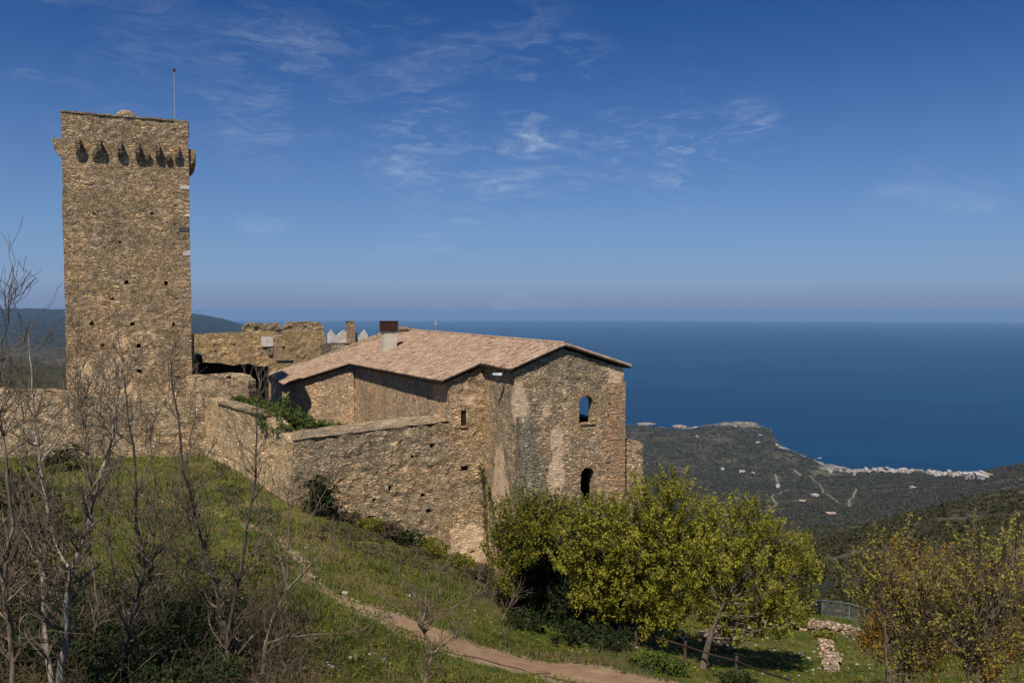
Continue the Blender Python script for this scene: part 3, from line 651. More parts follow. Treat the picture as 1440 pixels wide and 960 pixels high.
# left side of the gabled block, back to facade A
mb = panel(MB(), B(.4, 6.6), B(.4, .3), [(0,-19),(6.3,-19),(6.3,rz(.4)),(0,rz(.4))], (), thick=.8, res=.35, rough=.025)
mb.build('inner_side_wall', M['facade'], bld)
# facade A (one plane with the terrace wall)
A0, A1 = B(-2.15, 5.75), B(.45, 5.75)
h1 = onwall(A0, A1, 647.5, 588); h2 = onwall(A0, A1, 652.5, 658)
hA = [rect(h1[0], h1[1], .85, 1.05), rect(h2[0], h2[1], .55, .36), hole_at(A0, A1, 661, 522,.25,.2), hole_at(A0,A1,663,775,.3,.2), hole_at(A0,A1,641,747,.3,.12)]
mb = panel(MB(), A0, A1, [(0,-19),(2.6,-19),(2.6,rz(.45)),(0,rz(-2.15))], hA, thick=.8, res=.3, rough=.05, batter=.03, zref=-8)
mb.build('stepped_wall', M['facade'], bld)
for (a, z), w, h in ((h1, .85, 1.05), (h2, .55, .36)):
    c = A0+U*a; fr = MB()
    for sx in (-1, 1): q = c+U*sx*(w/2-.03)+Vv*.12; fr.box((q.x,q.y,z),(.06,.08,h),U[:2])
    for sz in (-1, 1): q = c+Vv*.12; fr.box((q.x,q.y,z+sz*(h/2-.03)),(w-.12,.08,.06),U[:2])
    wn = fr.build('window_frame', M['dark_wood'], bld); wn.name = 'window'
    q = c+Vv*.17; o = MB().box((q.x,q.y,z),(w-.1,.04,h-.1),U[:2]).build('shutter', M['shutter'], bld)
    q = c+Vv*.16; MB().box((q.x,q.y,z-h/2-.05),(w+.2,.4,.09),U[:2],jit=.01).build('window_sill', M['rubble_top'], bld)
q = A0+U*h2[0]-Vv*.01
mb = MB()
for sx, sz, ww, hh in ((-1,0,.14,.6),(1,0,.14,.6),(0,1,.56,.13),(0,-1,.56,.13)):
    mb.box((q.x+U.x*sx*.36,q.y+U.y*sx*.36,h2[1]+sz*.26),(ww,.14,hh),U[:2],jit=.015)
mb.build('window_surround', M['rubble_top'], bld)
# long left side wall
s0, s1 = B(-3.33, 32.6), B(-2.05, 5.75); ln = (s1-s0).length
hs = [hole_at(s0, s1, *q) for q in [(583,564,.22,.4),(602,559,.2,.3),(535,556,.18,.3),(560,578,.2,.25)]]
panel(MB(), s0, s1, [(0,-14),(ln,-14),(ln,rz(-2.05)),(0,rz(-3.3))], hs, thick=.8, res=.4, rough=.022).build('side_wall', M['side'], bld)
w0, w1 = B(-9.1, 36.9), B(-3.4, 31.9); lw = (w1-w0).length
panel(MB(), w0, w1, [(0,-15),(lw,-15),(lw,rz(-3.4)),(0,rz(-9.1))], (), thick=.8, res=.4, rough=.022).build('wing_wall', M['side'], bld)
v0, v1 = B(-9.5, 51), B(-9.1, 36.9); lv_ = (v1-v0).length
panel(MB(), v0, v1, [(0,-15),(lv_,-15),(lv_,rz(-9.1)),(0,rz(-9.5))], (), thick=.8, res=.8).build('wing_side_wall', M['side'], bld)
# right wall with an opening that lets the sea show through
r0, r1 = B(7.95, .3), B(7.95, 38)
cc = B(aw+.4, .3); ry = dirpx(824, 570); # follow the sight line of the arched window to the right wall
tt = 0; P_ = Vector((cc.x, cc.y, 0)); dr = Vector((ry.x/ry.y, 1, 0))
while (P_-Vector((E1.x,E1.y,0))).dot(U) < 7.9: P_ += dr*.05
sa = (P_-Vector((E1.x,E1.y,0))).dot(Vv)-.3; zc_ = zat(570, P_.y)
panel(MB(), r0, r1, [(0,-20),(37.7,-20),(37.7,rz(7.95)),(0,rz(7.95))], [rect(sa, zc_+.18, 3.3, 1.75)], thick=.7, res=.6, rough=.04, through=1).build('right_wall', M['facade'], bld)
panel(MB(), B(7.95, 38), B(-9.5, 51), [(0,-16),(21.8,-16),(21.8,rz(-9.5)),(7.5,rz(3.67)),(0,rz(7.95))], (), thick=.6, res=1.2).build('back_wall', M['side'], bld)
c = B(4.2, 20, -9.6); MB().box(c, (6.9, 36, .3), U[:2]).build('inner_floor', M['dark_wood'], bld)
c = B(4.2, 12, -9.5); MB().box(c, (6.9, .3, 11), U[:2]).build('partition_wall', M['dark_inside'], bld)
# brick-red corner strip, low extension, buttress
mb = MB(); z = -19.0
while z < -4.75:
    h = random.uniform(.16,.36); w = random.uniform(.95,1.25); w2 = random.uniform(0,.06)
    P = [B(7.98-w, .22, 0), B(8.06+w2, .22, 0), B(8.06+w2, 1.2, 0), B(7.98-w, 1.2, 0)]
    mb.box8([p+Vector((random.uniform(-.02,.02), random.uniform(-.02,.02), z)) for p in P]+[p+Vector((0,0,z+h*.98)) for p in P]); z += h
mb.build('corner_pilaster', M['red_quoin'], bld)
panel(MB(), B(8.0, .75), B(9.75, .75), [(0,-20),(1.75,-20),(1.72,-8.75),(.9,-8.55),(0,-8.5)], (), thick=1.6, res=.25, rough=.05).build('low_buttress', M['facade'], bld)
def slab(zs, d0s, d1s, outs, mat, name):
    mb = MB(); nseg = 10
    V = []; Fc = []
    for i in range(len(zs)):
        for k in range(nseg+1):
            d = d0s[i]+(d1s[i]-d0s[i])*k/nseg; V.append(B(d+random.uniform(-.02,.02), .25-outs[i]+random.uniform(-.04,.04), zs[i]+random.uniform(-.03,.03)))
    n = nseg+1
    for i in range(len(zs)-1):
        for k in range(nseg): Fc.append((i*n+k, i*n+k+1, (i+1)*n+k+1, (i+1)*n+k))
    m_ = len(V)
    for i in range(len(zs)):
        for k in (0, nseg): p = V[i*n+k]; V.append(B(d0s[i] if k == 0 else d1s[i], .35, zs[i]))
    for i in range(len(zs)-1):
        Fc.append((i*n, (i+1)*n, m_+2*(i+1), m_+2*i)); Fc.append((i*n+nseg, m_+2*i+1, m_+2*(i+1)+1, (i+1)*n+nseg))
    Fc.append(tuple(range(n))+(m_+1, m_))
    mb.add(V, Fc); return mb.build(name, mat, bld)
zz = [-5.4]+[-6.6-.55*i for i in range(22)]
zs_ = [-6.5-.5*i for i in range(26)]; slab(zs_, [.5-.012*i for i in range(26)], [1.25+.065*i for i in range(26)], [.12]+[.28+.13*i for i in range(1, 26)], M['buttress'], 'buttress')
# tiled roof with real barrel tiles
def tiles(srange, dlo, dhi, name, inv=False):
    pitch = .235; V = []; Fc = []; tv = []; sa, sb = srange; ncol = int((sb-sa)/pitch); prof = [(-.5,0),(-.3,.055),(0,.085),(.3,.055)]
    rows_all = []
    for c_ in range(ncol):
        sc_ = sa+(c_+.5)*pitch; lo = dlo(sc_); hi = dhi(sc_)
        if hi-lo < .4: continue
        L_ = .34; nrow = max(1, int(round((hi-lo)/L_))); tr = [random.random() for _ in range(nrow*2)]
        for r_ in range(nrow):
            a0 = lo+(hi-lo)*r_/nrow; a1 = lo+(hi-lo)*(r_+1)/nrow; b0 = len(V); j = random.uniform(-.012,.012)
            for k, (ds, dz) in enumerate(prof+[(.5,0)]):
                for aa, lift in ((a0, .05), (a1+.0, .0)):
                    if inv: aa_ = (lo+hi)-aa
                    else: aa_ = aa
                    V.append(B(aa_, sc_+ds*pitch+j, roofz(aa_)+dz+lift+.05*mnoise.noise((aa_*.6, sc_*.35, 2))+.02*mnoise.noise((aa_*2.6, sc_*2, 5)))); tv.append(tr[r_])
            # downhill lip
            for k, (ds, dz) in enumerate(prof+[(.5,0)]):
                aa_ = (lo+hi)-a0 if inv else a0
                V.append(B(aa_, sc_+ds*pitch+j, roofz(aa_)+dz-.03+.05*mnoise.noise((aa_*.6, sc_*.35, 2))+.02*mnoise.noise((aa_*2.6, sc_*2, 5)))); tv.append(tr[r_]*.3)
            for k in range(4): Fc.append((b0+2*k, b0+2*k+2, b0+2*k+3, b0+2*k+1)); Fc.append((b0+10+k, b0+11+k, b0+2*k+2, b0+2*k))
    o = mesh_np(name, [tuple(v) for v in V], Fc, M['tile'], bld, attrs={'tile': ('FLOAT', tv)}); return o
def dlo(s):
    if s < 5.45: return 0
    if s < 31.7: return -2.71-1.19*(s-5.45)/26.25
    if s < 36.6: return -3.9-5.6*(s-31.7)/4.9
    return -9.5-.4*(s-36.6)/15.4
def dhi(s): return DR if s < 38 else DR-13.57*(s-38)/14
tiles((0, 52), dlo, dhi, 'tiled_roof')
tiles((0, 38), lambda s: DR, lambda s: 8.38, 'tiled_roof', inv=True)
mb = MB()
x = 0
while x < 38:   # ridge tiles
    p, q = B(DR, x, roofz(DR)+.07), B(DR, x+.42, roofz(DR)+.09); mb.tube([p, q], [.13,.115], 7, cap=False); x += .38
x = 0
def verge(da, sa, db, sb):
    mb_ = mb; n = int((B(da,sa)-B(db,sb)).length/.36)
    for i in range(n):
        t0, t1 = i/n, (i+1.15)/n; p = B(da+(db-da)*t0, sa+(sb-sa)*t0, roofz(da+(db-da)*t0)+.05); q = B(da+(db-da)*t1, sa+(sb-sa)*t1, roofz(da+(db-da)*t1)+.07)
        mb_.tube([p, q], [.10,.09], 6, cap=False)
def tile_row(name):
    o = mb.build(name, M['tile'], bld)
    a_ = o.data.attributes.new('tile', 'FLOAT', 'POINT'); a_.data.foreach_set('value', [random.uniform(.1,.9) for _ in range(len(o.data.vertices))])
tile_row('ridge_tiles')
for v_ in ((0,.03,DR,.03), (8.38,.03,DR,.03), (-2.71,5.48,0,5.48), (-9.5,36.6,-3.9,31.75)):
    mb = MB(); verge(*v_); tile_row('verge_tiles')
# roof deck (timber) below the tiles
def deck(poly, name):
    V = [B(d, s, roofz(d)-.02) for d, s in poly]+[B(d, s, roofz(d)-.14) for d, s in poly]; n = len(poly)
    return MB().add(V, [tuple(range(n)), tuple(range(n,2*n))[::-1]]+[(i,(i+1)%n,n+(i+1)%n,n+i) for i in range(n)]).build(name, M['dark_wood'], bld)
deck([(0.03,.05),(DR,.05),(DR,38),(-9.85,51.9),(-9.45,36.6),(-3.85,31.75),(-2.68,5.5),(.03,5.5)], 'roof_deck')
deck([(DR,.05),(8.35,.05),(8.35,38),(DR,38)], 'roof_deck')
# rafters' ends under the eaves
for i in range(50):
    s_ = 5.8+i*.53; d = dlo(s_); a, b_ = B(d+.06, s_, roofz(d)-.2), B(d+.7, s_, roofz(d+.7)-.2); MB().tube([a, b_], [.06,.06], 4).build('rafter_end', M['dark_wood'], bld)
for i in range(11):
    s_ = .2+i*.5; a, b_ = B(.06, s_, roofz(.06)-.2), B(.5, s_, roofz(.5)-.2); MB().tube([a, b_], [.06,.06], 4).build('rafter_end', M['dark_wood'], bld)
# floodlight on the wall
q = B(.1, 1.9, zat(527, 49.7)); q = at(700, 526, 49.6)
fl = empty('floodlight', q, 'small white floodlight on an arm under the eaves of the building', 'floodlight')
MB().box(q, (.62,.2,.13), (.95,-.3), jit=.02).build('housing', M['lamp_white'], fl)
w_ = B(.42, 2.2, q.z-.9); MB().tube([q, q+Vector((-.12,.2,-.35)), Vector((q.x-.05, w_.y, q.z-.75))], [.03,.03,.03], 5).build('arm', M['grey_metal'], fl)

def roof_hit(px, py):
    r_ = dirpx(px, py); best = None
    for i in range(2000):
        Y = 45+i*.03; X = r_.x/r_.y*Y; z = r_.z/r_.y*Y; d = (X-E1.x)*U.x+(Y-E1.y)*U.y
        if z <= roofz(min(d, DR)): return Vector((X, Y, z))
    return Vector((X, Y, z))
c = roof_hit(547, 492); k = c.y/F
ch = empty('chimney', c, 'square cream chimney with a rusty metal cowl on the tiled roof', 'chimney')
MB().box((c.x, c.y, c.z+13*k-.3), (20*k*.93, 20*k*.8, 26*k+.6), U[:2], jit=.02).build('stack', M['cream'], ch)
mb = MB().box((c.x, c.y, c.z+33*k), (22*k, 19*k, 14*k), U[:2]); mb.box((c.x, c.y, c.z+40.4*k), (23*k, 20*k, .06), U[:2]); mb.build('cowl', M['rust'], ch)
MB().box((c.x-.25, c.y-.78*.8, c.z+13*k), (.14,.05,26*k), U[:2]).build('rust_streak', plain('rust_stain', (.32,.17,.08)), ch)
c = at(569, 466, 84); k = 84/F; rc = empty('stone_chimney', c, 'low round stone chimney top rising behind the roof ridge', 'chimney')
mb = MB(); n = 12
mb.tube([c+Vector((0,0,-1.5)), c+Vector((0,0,3*k))], [8*k,8*k], n); mb.build('stack', M['far_wall'], rc)
MB().tube([c+Vector((0,0,3*k)), c+Vector((0,0,6.3*k))], [9.8*k,9.4*k], n).build('cap_stone', M['rubble_top'], rc)
c = at(613, 468, 80); k = 80/F; an = empty('roof_antenna', c, 'thin pale antenna mast rising behind the roof ridge', 'antenna')
MB().tube([c+Vector((0,0,-1)), c+Vector((0,0,18*k))], [.05,.04], 5).build('mast', M['grey_metal'], an)
mb = MB()
for h_, w_ in ((16,5),(12,6),(9,3)): mb.tube([c+Vector((-w_*k/2,0,h_*k)), c+Vector((w_*k/2,0,h_*k))], [.035,.035], 4)
mb.box(c+Vector((0,-.05,13*k)), (.25,.1,.3)); mb.build('aerial', M['grey_metal'], an)

# ------------------------------------------------------------------ terrace and outer walls
TW0 = at(412, 620, 48.4); A0v = Vector((A0.x, A0.y, 0)); T0 = Vector((TW0.x, TW0.y, 0)); lt = (A0v-T0).length
tz0 = zat(619, 48.4); tz1 = zat(594, 52.0)
hT = [hole_at(T0, A0v, *q) for q in [(525,702,.3,.25),(594,695,.3,.22),(519,727,.3,.35),(602,717,.45,.3),(608,626,.3,.25),(580,642,.2,.2),(548,687,.15,.4),(700,718,.2,.15),(590,780,.5,.3)]]
tw = empty('terrace_wall', (T0.x, T0.y, -13), 'high grey rubble terrace wall with a sloping top, right of the dark bush', 'wall')
n_ = 9; top = [(lt-.02, tz1)]+[(lt*(1-i/n_), tz1+(tz0-tz1)*(i/n_)+random.uniform(-.08,.08)) for i in range(1, n_)]+[(0, tz0)]
panel(MB(), T0, A0v, [(0,-19),(lt-.02,-19)]+top, [h for h in hT if max(p[0] for p in h) < lt-.1], thick=1.0, res=.3, rough=.06, batter=.03, zref=-8).build('wall', M['terrace'], tw)
a, b_ = T0+U*.0, A0v; V = []; Fc = []; n = 24
for i in range(n+1):
    t = i/n; p = T0.lerp(A0v, t); z = tz0+(tz1-tz0)*t
    V += [p+Vector((0,0,z+.03+random.uniform(-.04,.04)))-Vv*(.05+random.uniform(-.04,.04)), p+Vv*1.0+Vector((0,0,z+.10+random.uniform(-.04,.04))), p+Vv*(2.3+random.uniform(-.2,.2))+Vector((0,0,z+.24+random.uniform(-.05,.05))), p+Vv*2.4+Vector((0,0,z-3))]
for i in range(n):
    for k in range(3): Fc.append((4*i+k, 4*i+4+k, 4*i+5+k, 4*i+1+k))
MB().add(V, Fc).build('mortar_top', M['rubble_top'], tw)
# pale retaining wall from the terrace corner back to the tower
W1 = at(290, 570, 61.5); W1 = Vector((W1.x, W1.y, 0)); lr = (T0-W1).length
rw = empty('retaining_wall', (W1.x, W1.y, -12), 'pale sunlit rubble wall running back from the terrace corner to the tower', 'wall')
o1 = onwall(W1, T0, 308, 566); o2 = onwall(W1, T0, 373, 584); o3 = onwall(W1, T0, 390, 604)
panel(MB(), W1, T0, [(0,-14.5),(lr-.05,-14.5),(lr-.05,tz0-.2),(o3[0],o3[1]),(o2[0]+.3,o2[1]-.1),(o2[0],o2[1]),(o1[0],o1[1]),(0,o1[1]+.1)], [hole_at(W1,T0,336,640,.2,.2)], thick=1.0, res=.32, rough=.06, batter=.05, zref=-8).build('wall', M['pale_wall'], rw)
a_ = W1+(T0-W1).normalized()*o1[0]; b2 = W1+(T0-W1).normalized()*o2[0]; mb = MB(); x = 0; dd = (b2-a_).normalized(); nn = Vector((dd.y,-dd.x,0)); Lq = (b2-a_).length
while x < Lq:
    w = random.uniform(.3,.6); t = x/Lq; p = a_+dd*(x+w/2)-nn*.42; mb.box((p.x,p.y,o1[1]+(o2[1]-o1[1])*t+.04),(w,1.1,.16),dd[:2],jit=.03); x += w
mb.build('capping', M['rubble_top'], rw)
# low outer wall to the left of it
L0 = at(-320, 560, 59.5); L0 = Vector((L0.x, L0.y, 0)); ll = (W1-L0).length
ow = empty('outer_wall', (L0.x, L0.y, -12), 'long low rubble wall at the foot of the tower, left edge of the photo', 'wall')
pts = []
for px, py in ((290,567),(260,562),(225,558),(180,560),(140,556),(97,552),(60,548),(30,549),(0,547),(-100,548),(-300,550)):
    pts.append(onwall(L0, W1, px, py))
panel(MB(), L0, W1+(W1-L0).normalized()*.4, [(0,-14),(ll+.3,-14)]+[(a,z) for a,z in pts]+[(0,pts[-1][1])], (), thick=1.0, res=.4, rough=.07, jit=.06).build('wall', M['facade'], ow)
# parapet right of the tower
Q0, Q1 = at(262, 540, 66.6), at(349.5, 540, 64.5); Q0.z = Q1.z = 0
pr = empty('parapet_wall', (Q0.x, Q0.y, -12), 'short broken stone wall just right of the tower foot, in front of the dark opening', 'wall')
pts = [onwall(Q0, Q1, px, py) for px, py in ((349,575),(350,556),(348,535),(342,529),(330,526),(318,525),(305,526),(290,527),(275,528),(262,528))]
panel(MB(), Q0, Q1, [(0,-14),(pts[0][0],-14)]+pts, [hole_at(Q0,Q1,322,531,.45,.2)], thick=1.0, res=.3, rough=.06, jit=.05).build('wall', M['pale_wall'], pr)
# courtyard range behind, boxed-in chamber added below to keep the opening black
K0 = TR+Vv*.25-U*.3; K1 = K0+U*8.6
kw = empty('courtyard_range', (K0.x, K0.y, -12), 'brown rubble courtyard wall with a black opening under it, right of the tower', 'wall')
ak = lambda px, py: onwall(K0, K1, px, py)
op = [ak(273,600), ak(273,496), ak(279,495), ak(284,501), ak(285.5,509), ak(296,510), ak(306,510), ak(318,512), ak(326,513.5), ak(338,512), ak(350,511), ak(360,514), ak(371,515), ak(385,512)]
tp = [ak(385,466), ak(367,466), ak(345,467), ak(330,467.5), ak(290,469.5)]
small = [hole_at(K0,K1,365,490,.25,.2), hole_at(K0,K1,303,493,.18,.2), hole_at(K0,K1,330,485,.15,.15)]
out = [(0,-13.8),(op[0][0],-13.8)]+op[1:]+tp+[(0,tp[-1][1])]
panel(MB(), K0, K1, out, small, thick=1.0, res=.3, rough=.05, jit=.04).build('wall', M['far_wall'], kw)
kx = ak(374,500)[0]
c = K0+U*(kx/2)+Vv*3.6; MB().box((c.x, c.y, -4.3), (kx+.4, 5.3, .4), U[:2]).build('shade_chamber_roof', M['dark_inside'], kw)  # added chamber boxes (roof, back, side) shut the sun out of the opening
c = K0+U*(kx/2)+Vv*6.0; MB().box((c.x, c.y, -8.7), (kx+.5, .5, 8.4), U[:2]).build('shade_chamber_back', M['dark_inside'], kw)
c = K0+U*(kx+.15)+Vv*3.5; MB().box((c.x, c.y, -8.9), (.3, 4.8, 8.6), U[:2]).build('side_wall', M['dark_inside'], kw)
q = K0-Vv*.06
x0, z0 = ak(375.5, 480); c = q+U*x0; MB().box((c.x, c.y, z0), (1.0,.16,.85), U[:2], jit=.03).build('plaster_panel', M['white'], kw)
x0, z0 = ak(380.5, 494); c = q+U*x0; MB().box((c.x, c.y, z0), (.42,.14,.6), U[:2], jit=.02).build('stone_shield', M['buttress'], kw)
G0 = at(366, 470, 96); G0.z = 0; G1 = G0+U*12
gw = empty('rear_range', (G0.x, G0.y, -12), 'grey brown rubble wall behind the left end of the tiled roof', 'wall')
gk = lambda px, py: onwall(G0, G1, px, py)
out = [(0,-12),(gk(468,520)[0],-12),gk(467,489),gk(460,486),gk(457,470),gk(455,464),gk(430,464.5),gk(400,465),gk(366,466)]
out[-1] = (0, out[-1][1])
panel(MB(), G0, G1, out, [hole_at(G0,G1,399,489.5,.25,.3), hole_at(G0,G1,453,486.5,.4,.4), hole_at(G0,G1,418,500,.2,.2)], thick=1.0, res=.4, rough=.05, jit=.05).build('wall', M['far_wall'], gw)
x0, z0 = gk(400, 505.5); c = G0-Vv*.06+U*x0; MB().box((c.x, c.y, z0), (1.9,.3,.2), U[:2], jit=.02).build('ledge', M['rubble_top'], gw)
for (xa, xb, yt, yb, kk, par) in ((341,398,454,466.5,K0+Vv*1.6,kw),(399,455,452.5,466,G0+Vv*1.2,gw)):
    k0, k1 = kk, kk+U*14; pts = []
    a0, zb = onwall(k0, k1, xa, yb); a1, _ = onwall(k0, k1, xb, yb); _, zt = onwall(k0, k1, (xa+xb)/2, yt)
    for i in range(9): t = i/8; pts.append((a1+(a0-a1)*t, zb+(zt-zb)*min(1, 2.4*math.sin(math.pi*min(max(t,.04),.96))**.8)+random.uniform(-.06,.06)))
    panel(MB(), k0, k1, [(a0,zb-.6),(a1,zb-.6)]+pts, (), thick=1.8, res=.25, rough=.10, jit=.06).build('vault_hump', M['rubble_top'], par)
# white crowned merlons and pillar
Z0 = at(440, 480, 98); Z0.z = 0; Z1 = Z0+U*9
mw = empty('merlon_wall', (Z0.x, Z0.y, -8), 'low wall topped by white pointed merlons, left of the tiled roof', 'wall')
mz = lambda px, py: onwall(Z0, Z1, px, py)
panel(MB(), Z0, Z1, [(mz(452,500)[0],-8),(mz(535,500)[0],-8),mz(530,481),mz(500,481),mz(480,481),mz(460,482),mz(452,484)], (), thick=.9, res=.4).build('wall', M['buttress'], mw)
for poly in ([(460.5,482),(483,482),(489,482),(489,468),(484,464),(481,465),(472.7,472.5),(465.5,463.5),(460.5,470.5)], [(499,482),(517.3,482),(517,470.5),(512.4,463.5),(505.6,472),(501,467),(499,468)]):
    pl = [mz(*q) for q in poly]; panel(MB(), Z0-Vv*.05, Z1-Vv*.05, pl, (), thick=.35, res=.3, jit=.01, rough=.01).build('merlon', M['white'], mw)
a0 = mz(492.5, 480); c = Z0+U*a0[0]-Vv*.3; zt = mz(492, 454)[1]; mb = MB(); z = a0[1]-.2
while z < zt: mb.box((c.x, c.y, z+.11), (random.uniform(.85,1.0), .8, .22), U[:2], jit=.03); z += .22
pc_ = empty('brick_pillar', (c.x, c.y, a0[1]-.2), 'brown stub of a masonry pillar among the white merlons', 'pillar'); mb.build('shaft', M['red_quoin'], pc_)
MB().box((c.x, c.y, zt+.1), (1.0,.85,.2), U[:2], jit=.08).build('broken_top', M['far_wall'], pc_)

# ------------------------------------------------------------------ vegetation tools
def leaf_quads(P, size, asp=.6, flat=0.0):
    n = len(P); a = rng.normal(size=(n,3)); a[:,2] *= (1-flat); a /= np.linalg.norm(a, axis=1)[:,None]; b = rng.normal(size=(n,3)); b -= (a*b).sum(1)[:,None]*a; b /= np.linalg.norm(b, axis=1)[:,None]
    s = (size*rng.uniform(.5,1.5,n))[:,None]; a = a*s*.5; b = b*s*.5*asp
    V = np.stack([P-a, P+b-a*.1, P+a, P-b-a*.1], 1).reshape(-1,3); Fc = np.arange(4*n).reshape(n,4); return V, Fc
def sph(n):
    v = rng.normal(size=(n,3)); return v/np.linalg.norm(v, axis=1)[:,None]
def clumps(C, rad, per, size, name, mat, parent=None, squash=.8, **kw):
    C = np.asarray(C); k = np.repeat(np.arange(len(C)), per); r_ = (np.asarray(rad)*np.ones(len(C)))[k]
    P = C[k]+sph(len(k))*(r_*rng.random(len(k))**.6)[:,None]*np.array([1,1,squash]); V, Fc = leaf_quads(P, size, **kw)
    return mesh_np(name, V, Fc, mat, parent)
def branchy(mb, p, d, length, r0, level, maxl, spread=.6, n=4, up=.25, kids=(3,5), sides=(7,5,4,3,3), wob=.18, rmin=.006):
    seg = 5; pts = [Vector(p)]; rad = [r0]; dd = Vector(d).normalized(); tips = []
    for i in range(seg):
        dd = (dd+Vector([random.gauss(0, wob) for _ in range(3)])+Vector((0,0,up*.3))).normalized()
        pts.append(pts[-1]+dd*length/seg); rad.append(max(rmin, r0*(1-.75*(i+1)/seg)))
    mb.tube(pts, rad, sides[min(level, 4)], cap=False); tips.append(pts[-1])
    if level < maxl:
        for _ in range(random.randint(*kids)):
            i = random.randint(1, seg); q = pts[i]; nd = (dd+Vector([random.gauss(0, spread) for _ in range(3)])+Vector((0,0,up))).normalized()
            tips += branchy(mb, q, nd, length*random.uniform(.45,.75), rad[i]*.65, level+1, maxl, spread, n, up, kids, sides, wob, rmin)
    return tips
def bare_tree(stems, label, mat, twigmat, rbase=.09, twig_len=1.6, dens=1.5, maxl=2, name='bare_tree', spread=.55, group=None, rmin=.006):
    """stems: list of px polylines [(px,py),...] at depth Y with base radius"""
    b0, Y0 = stems[0][0][0], stems[0][1]; base = at(b0[0], b0[1], Y0); gz = ground_z(base.x, base.y); root = empty(name, (base.x, base.y, min(gz, base.z)), label, 'tree', group)
    tr = MB(); tw_ = MB()
    for pl, Y, r0 in stems:
        P = [at(px, py, Y+dy) for (px, py, *r_), dy in zip(pl, np.linspace(0, .8, len(pl)))]
        if pl is stems[0][0]: P = [Vector((P[0].x+.05, P[0].y, gz-.15))]+P
        Q = []                       # refine
        for i in range(len(P)-1):
            for j in range(3): Q.append(P[i].lerp(P[i+1], j/3)+Vector([random.gauss(0,.018) for _ in range(3)]))
        Q.append(P[-1]); rr = [max(.012, r0*(1-.86*i/(len(Q)-1))) for i in range(len(Q))]
        tr.tube(Q, rr, 7, cap=False)
        n = int(len(Q)*1.5*dens)
        for _ in range(n):
            i = random.randint(int(len(Q)*.22), len(Q)-2); dd = (Q[i+1]-Q[i]).normalized(); side = Vector((random.gauss(0,1), random.gauss(0,1), random.gauss(.3,.4))).normalized()
            t = i/len(Q); branchy(tw_, Q[i], (dd*.8+side).normalized(), twig_len*random.uniform(.5,1.1)*(1-.4*t), rr[i]*.5, 1, maxl, spread, up=.3, rmin=rmin)
        branchy(tw_, Q[-1], (Q[-1]-Q[-2]), twig_len*.7, rr[-1], 1, maxl, spread, up=.3, rmin=rmin)
    tr.build('trunk', mat, root, True); tw_.build('branches', twigmat, root); return root

# ---- leafy trees on the right
def leafy(name, label, base_px, Y, trunk_r, lobes, mat, bmat, nclump, per, leaf, crad=.42, forks=1, squash=.85, shell=.5, rust=None, group=None, cat='tree'):
    bp = hit(base_px[0], base_px[1], Y-6, Y+12) if base_px[1] < 950 else None
    if bp is None or abs(bp.y-Y) > 7: x = at(base_px[0], 480, Y).x; bp = Vector((x, Y, ground_z(x, Y)))
    root = empty(name, bp, label, cat, group); C = []; tot = sum(l[3]**2 for l in lobes); mb = MB(); hub = None
    ctr = Vector((0,0,0))
    for (px, py, dy, rp) in lobes:
        c = at(px, py, Y+dy); r_ = rp*(Y+dy)/F; ctr += c/len(lobes); n = int(nclump*rp**2/tot)
        u = sph(n); rr = r_*(shell+(1-shell)*rng.random(n)**.6); rr *= rng.uniform(.7,1.22,n)
        P = np.array(c)+u*rr[:,None]*np.array([1,1,squash]); C.append(P)
    C = np.concatenate(C)
    for f_ in range(forks):
        off = Vector((random.uniform(-.3,.3), random.uniform(-.2,.2), 0)); top = ctr+Vector((random.uniform(-1,1), random.uniform(-.6,.6), .4)); b_ = bp+off*(.6 if f_ else 0)-Vector((0,0,.2)); Q = []
        for i in range(9): t = i/8; q = b_.lerp(top, t); q.x = b_.x+(top.x-b_.x)*t**2.2; q.y = b_.y+(top.y-b_.y)*t**2; q +=Vector((math.sin(t*5+f_)*.12, math.cos(t*4+f_)*.1, 0)); Q.append(q)
        mb.tube(Q, [trunk_r*(1-.8*i/8)*(1.25 if i == 0 else 1) for i in range(9)], 8, cap=False)
        for j in rng.choice(len(C), min(len(C), 90//forks+14), replace=False):
            tgt = Vector(C[j]); i = min(8, max(2, int(2+6*max(0, min(1, (tgt.z-bp.z)/(top.z-bp.z+.1)))*.8))); q = Q[i]; m1 = q.lerp(tgt, .5)+Vector((random.gauss(0,.15), random.gauss(0,.15), -.15+random.gauss(0,.12)))
            r1 = trunk_r*.28*(1-i/12); mb.tube([q, q.lerp(m1,.5)+Vector((0,0,-.03)), m1, tgt.lerp(m1,.35), tgt], [r1, r1*.8, r1*.55, r1*.35, .008], 4, cap=False)
            for _ in range(3): branchy(mb, m1.lerp(tgt, random.random()), (tgt-m1), .7, .012, 2, 3, .7, kids=(1,2))
    shoots = []
    for l_ in lobes:
        c = at(l_[0], l_[1], Y+l_[2]); r_ = l_[3]*Y/F
        for _ in range(int(3+l_[3]*.35) if name != 'young_tree' else 3):
            a = random.uniform(-1.25, 1.25); b_ = random.uniform(-1, 1); q = c+Vector((math.sin(a)*r_*.9, b_*r_*.7, math.cos(a)*r_*.85)); t2 = q+Vector((math.sin(a)*.35, random.gauss(0,.12), random.uniform(.35,.8)))
            mb.tube([q-Vector((0,0,.3)), q.lerp(t2,.5), t2], [.012,.009,.005], 3, cap=False)
            for k in range(5): shoots.append(tuple(q.lerp(t2, k/4)))
    clumps(shoots, .11*(leaf/.11), 9, leaf*.85, 'shoots', mat, root, squash=1.3)
    mb.build('trunk', bmat, root)
    zmin = bp.z+.35; C = C[C[:,2] > zmin]
    clumps(C, rng.uniform(.45,1.35,len(C))*crad, per, leaf, 'crown', mat, root, squash=1.25)
    return root, C
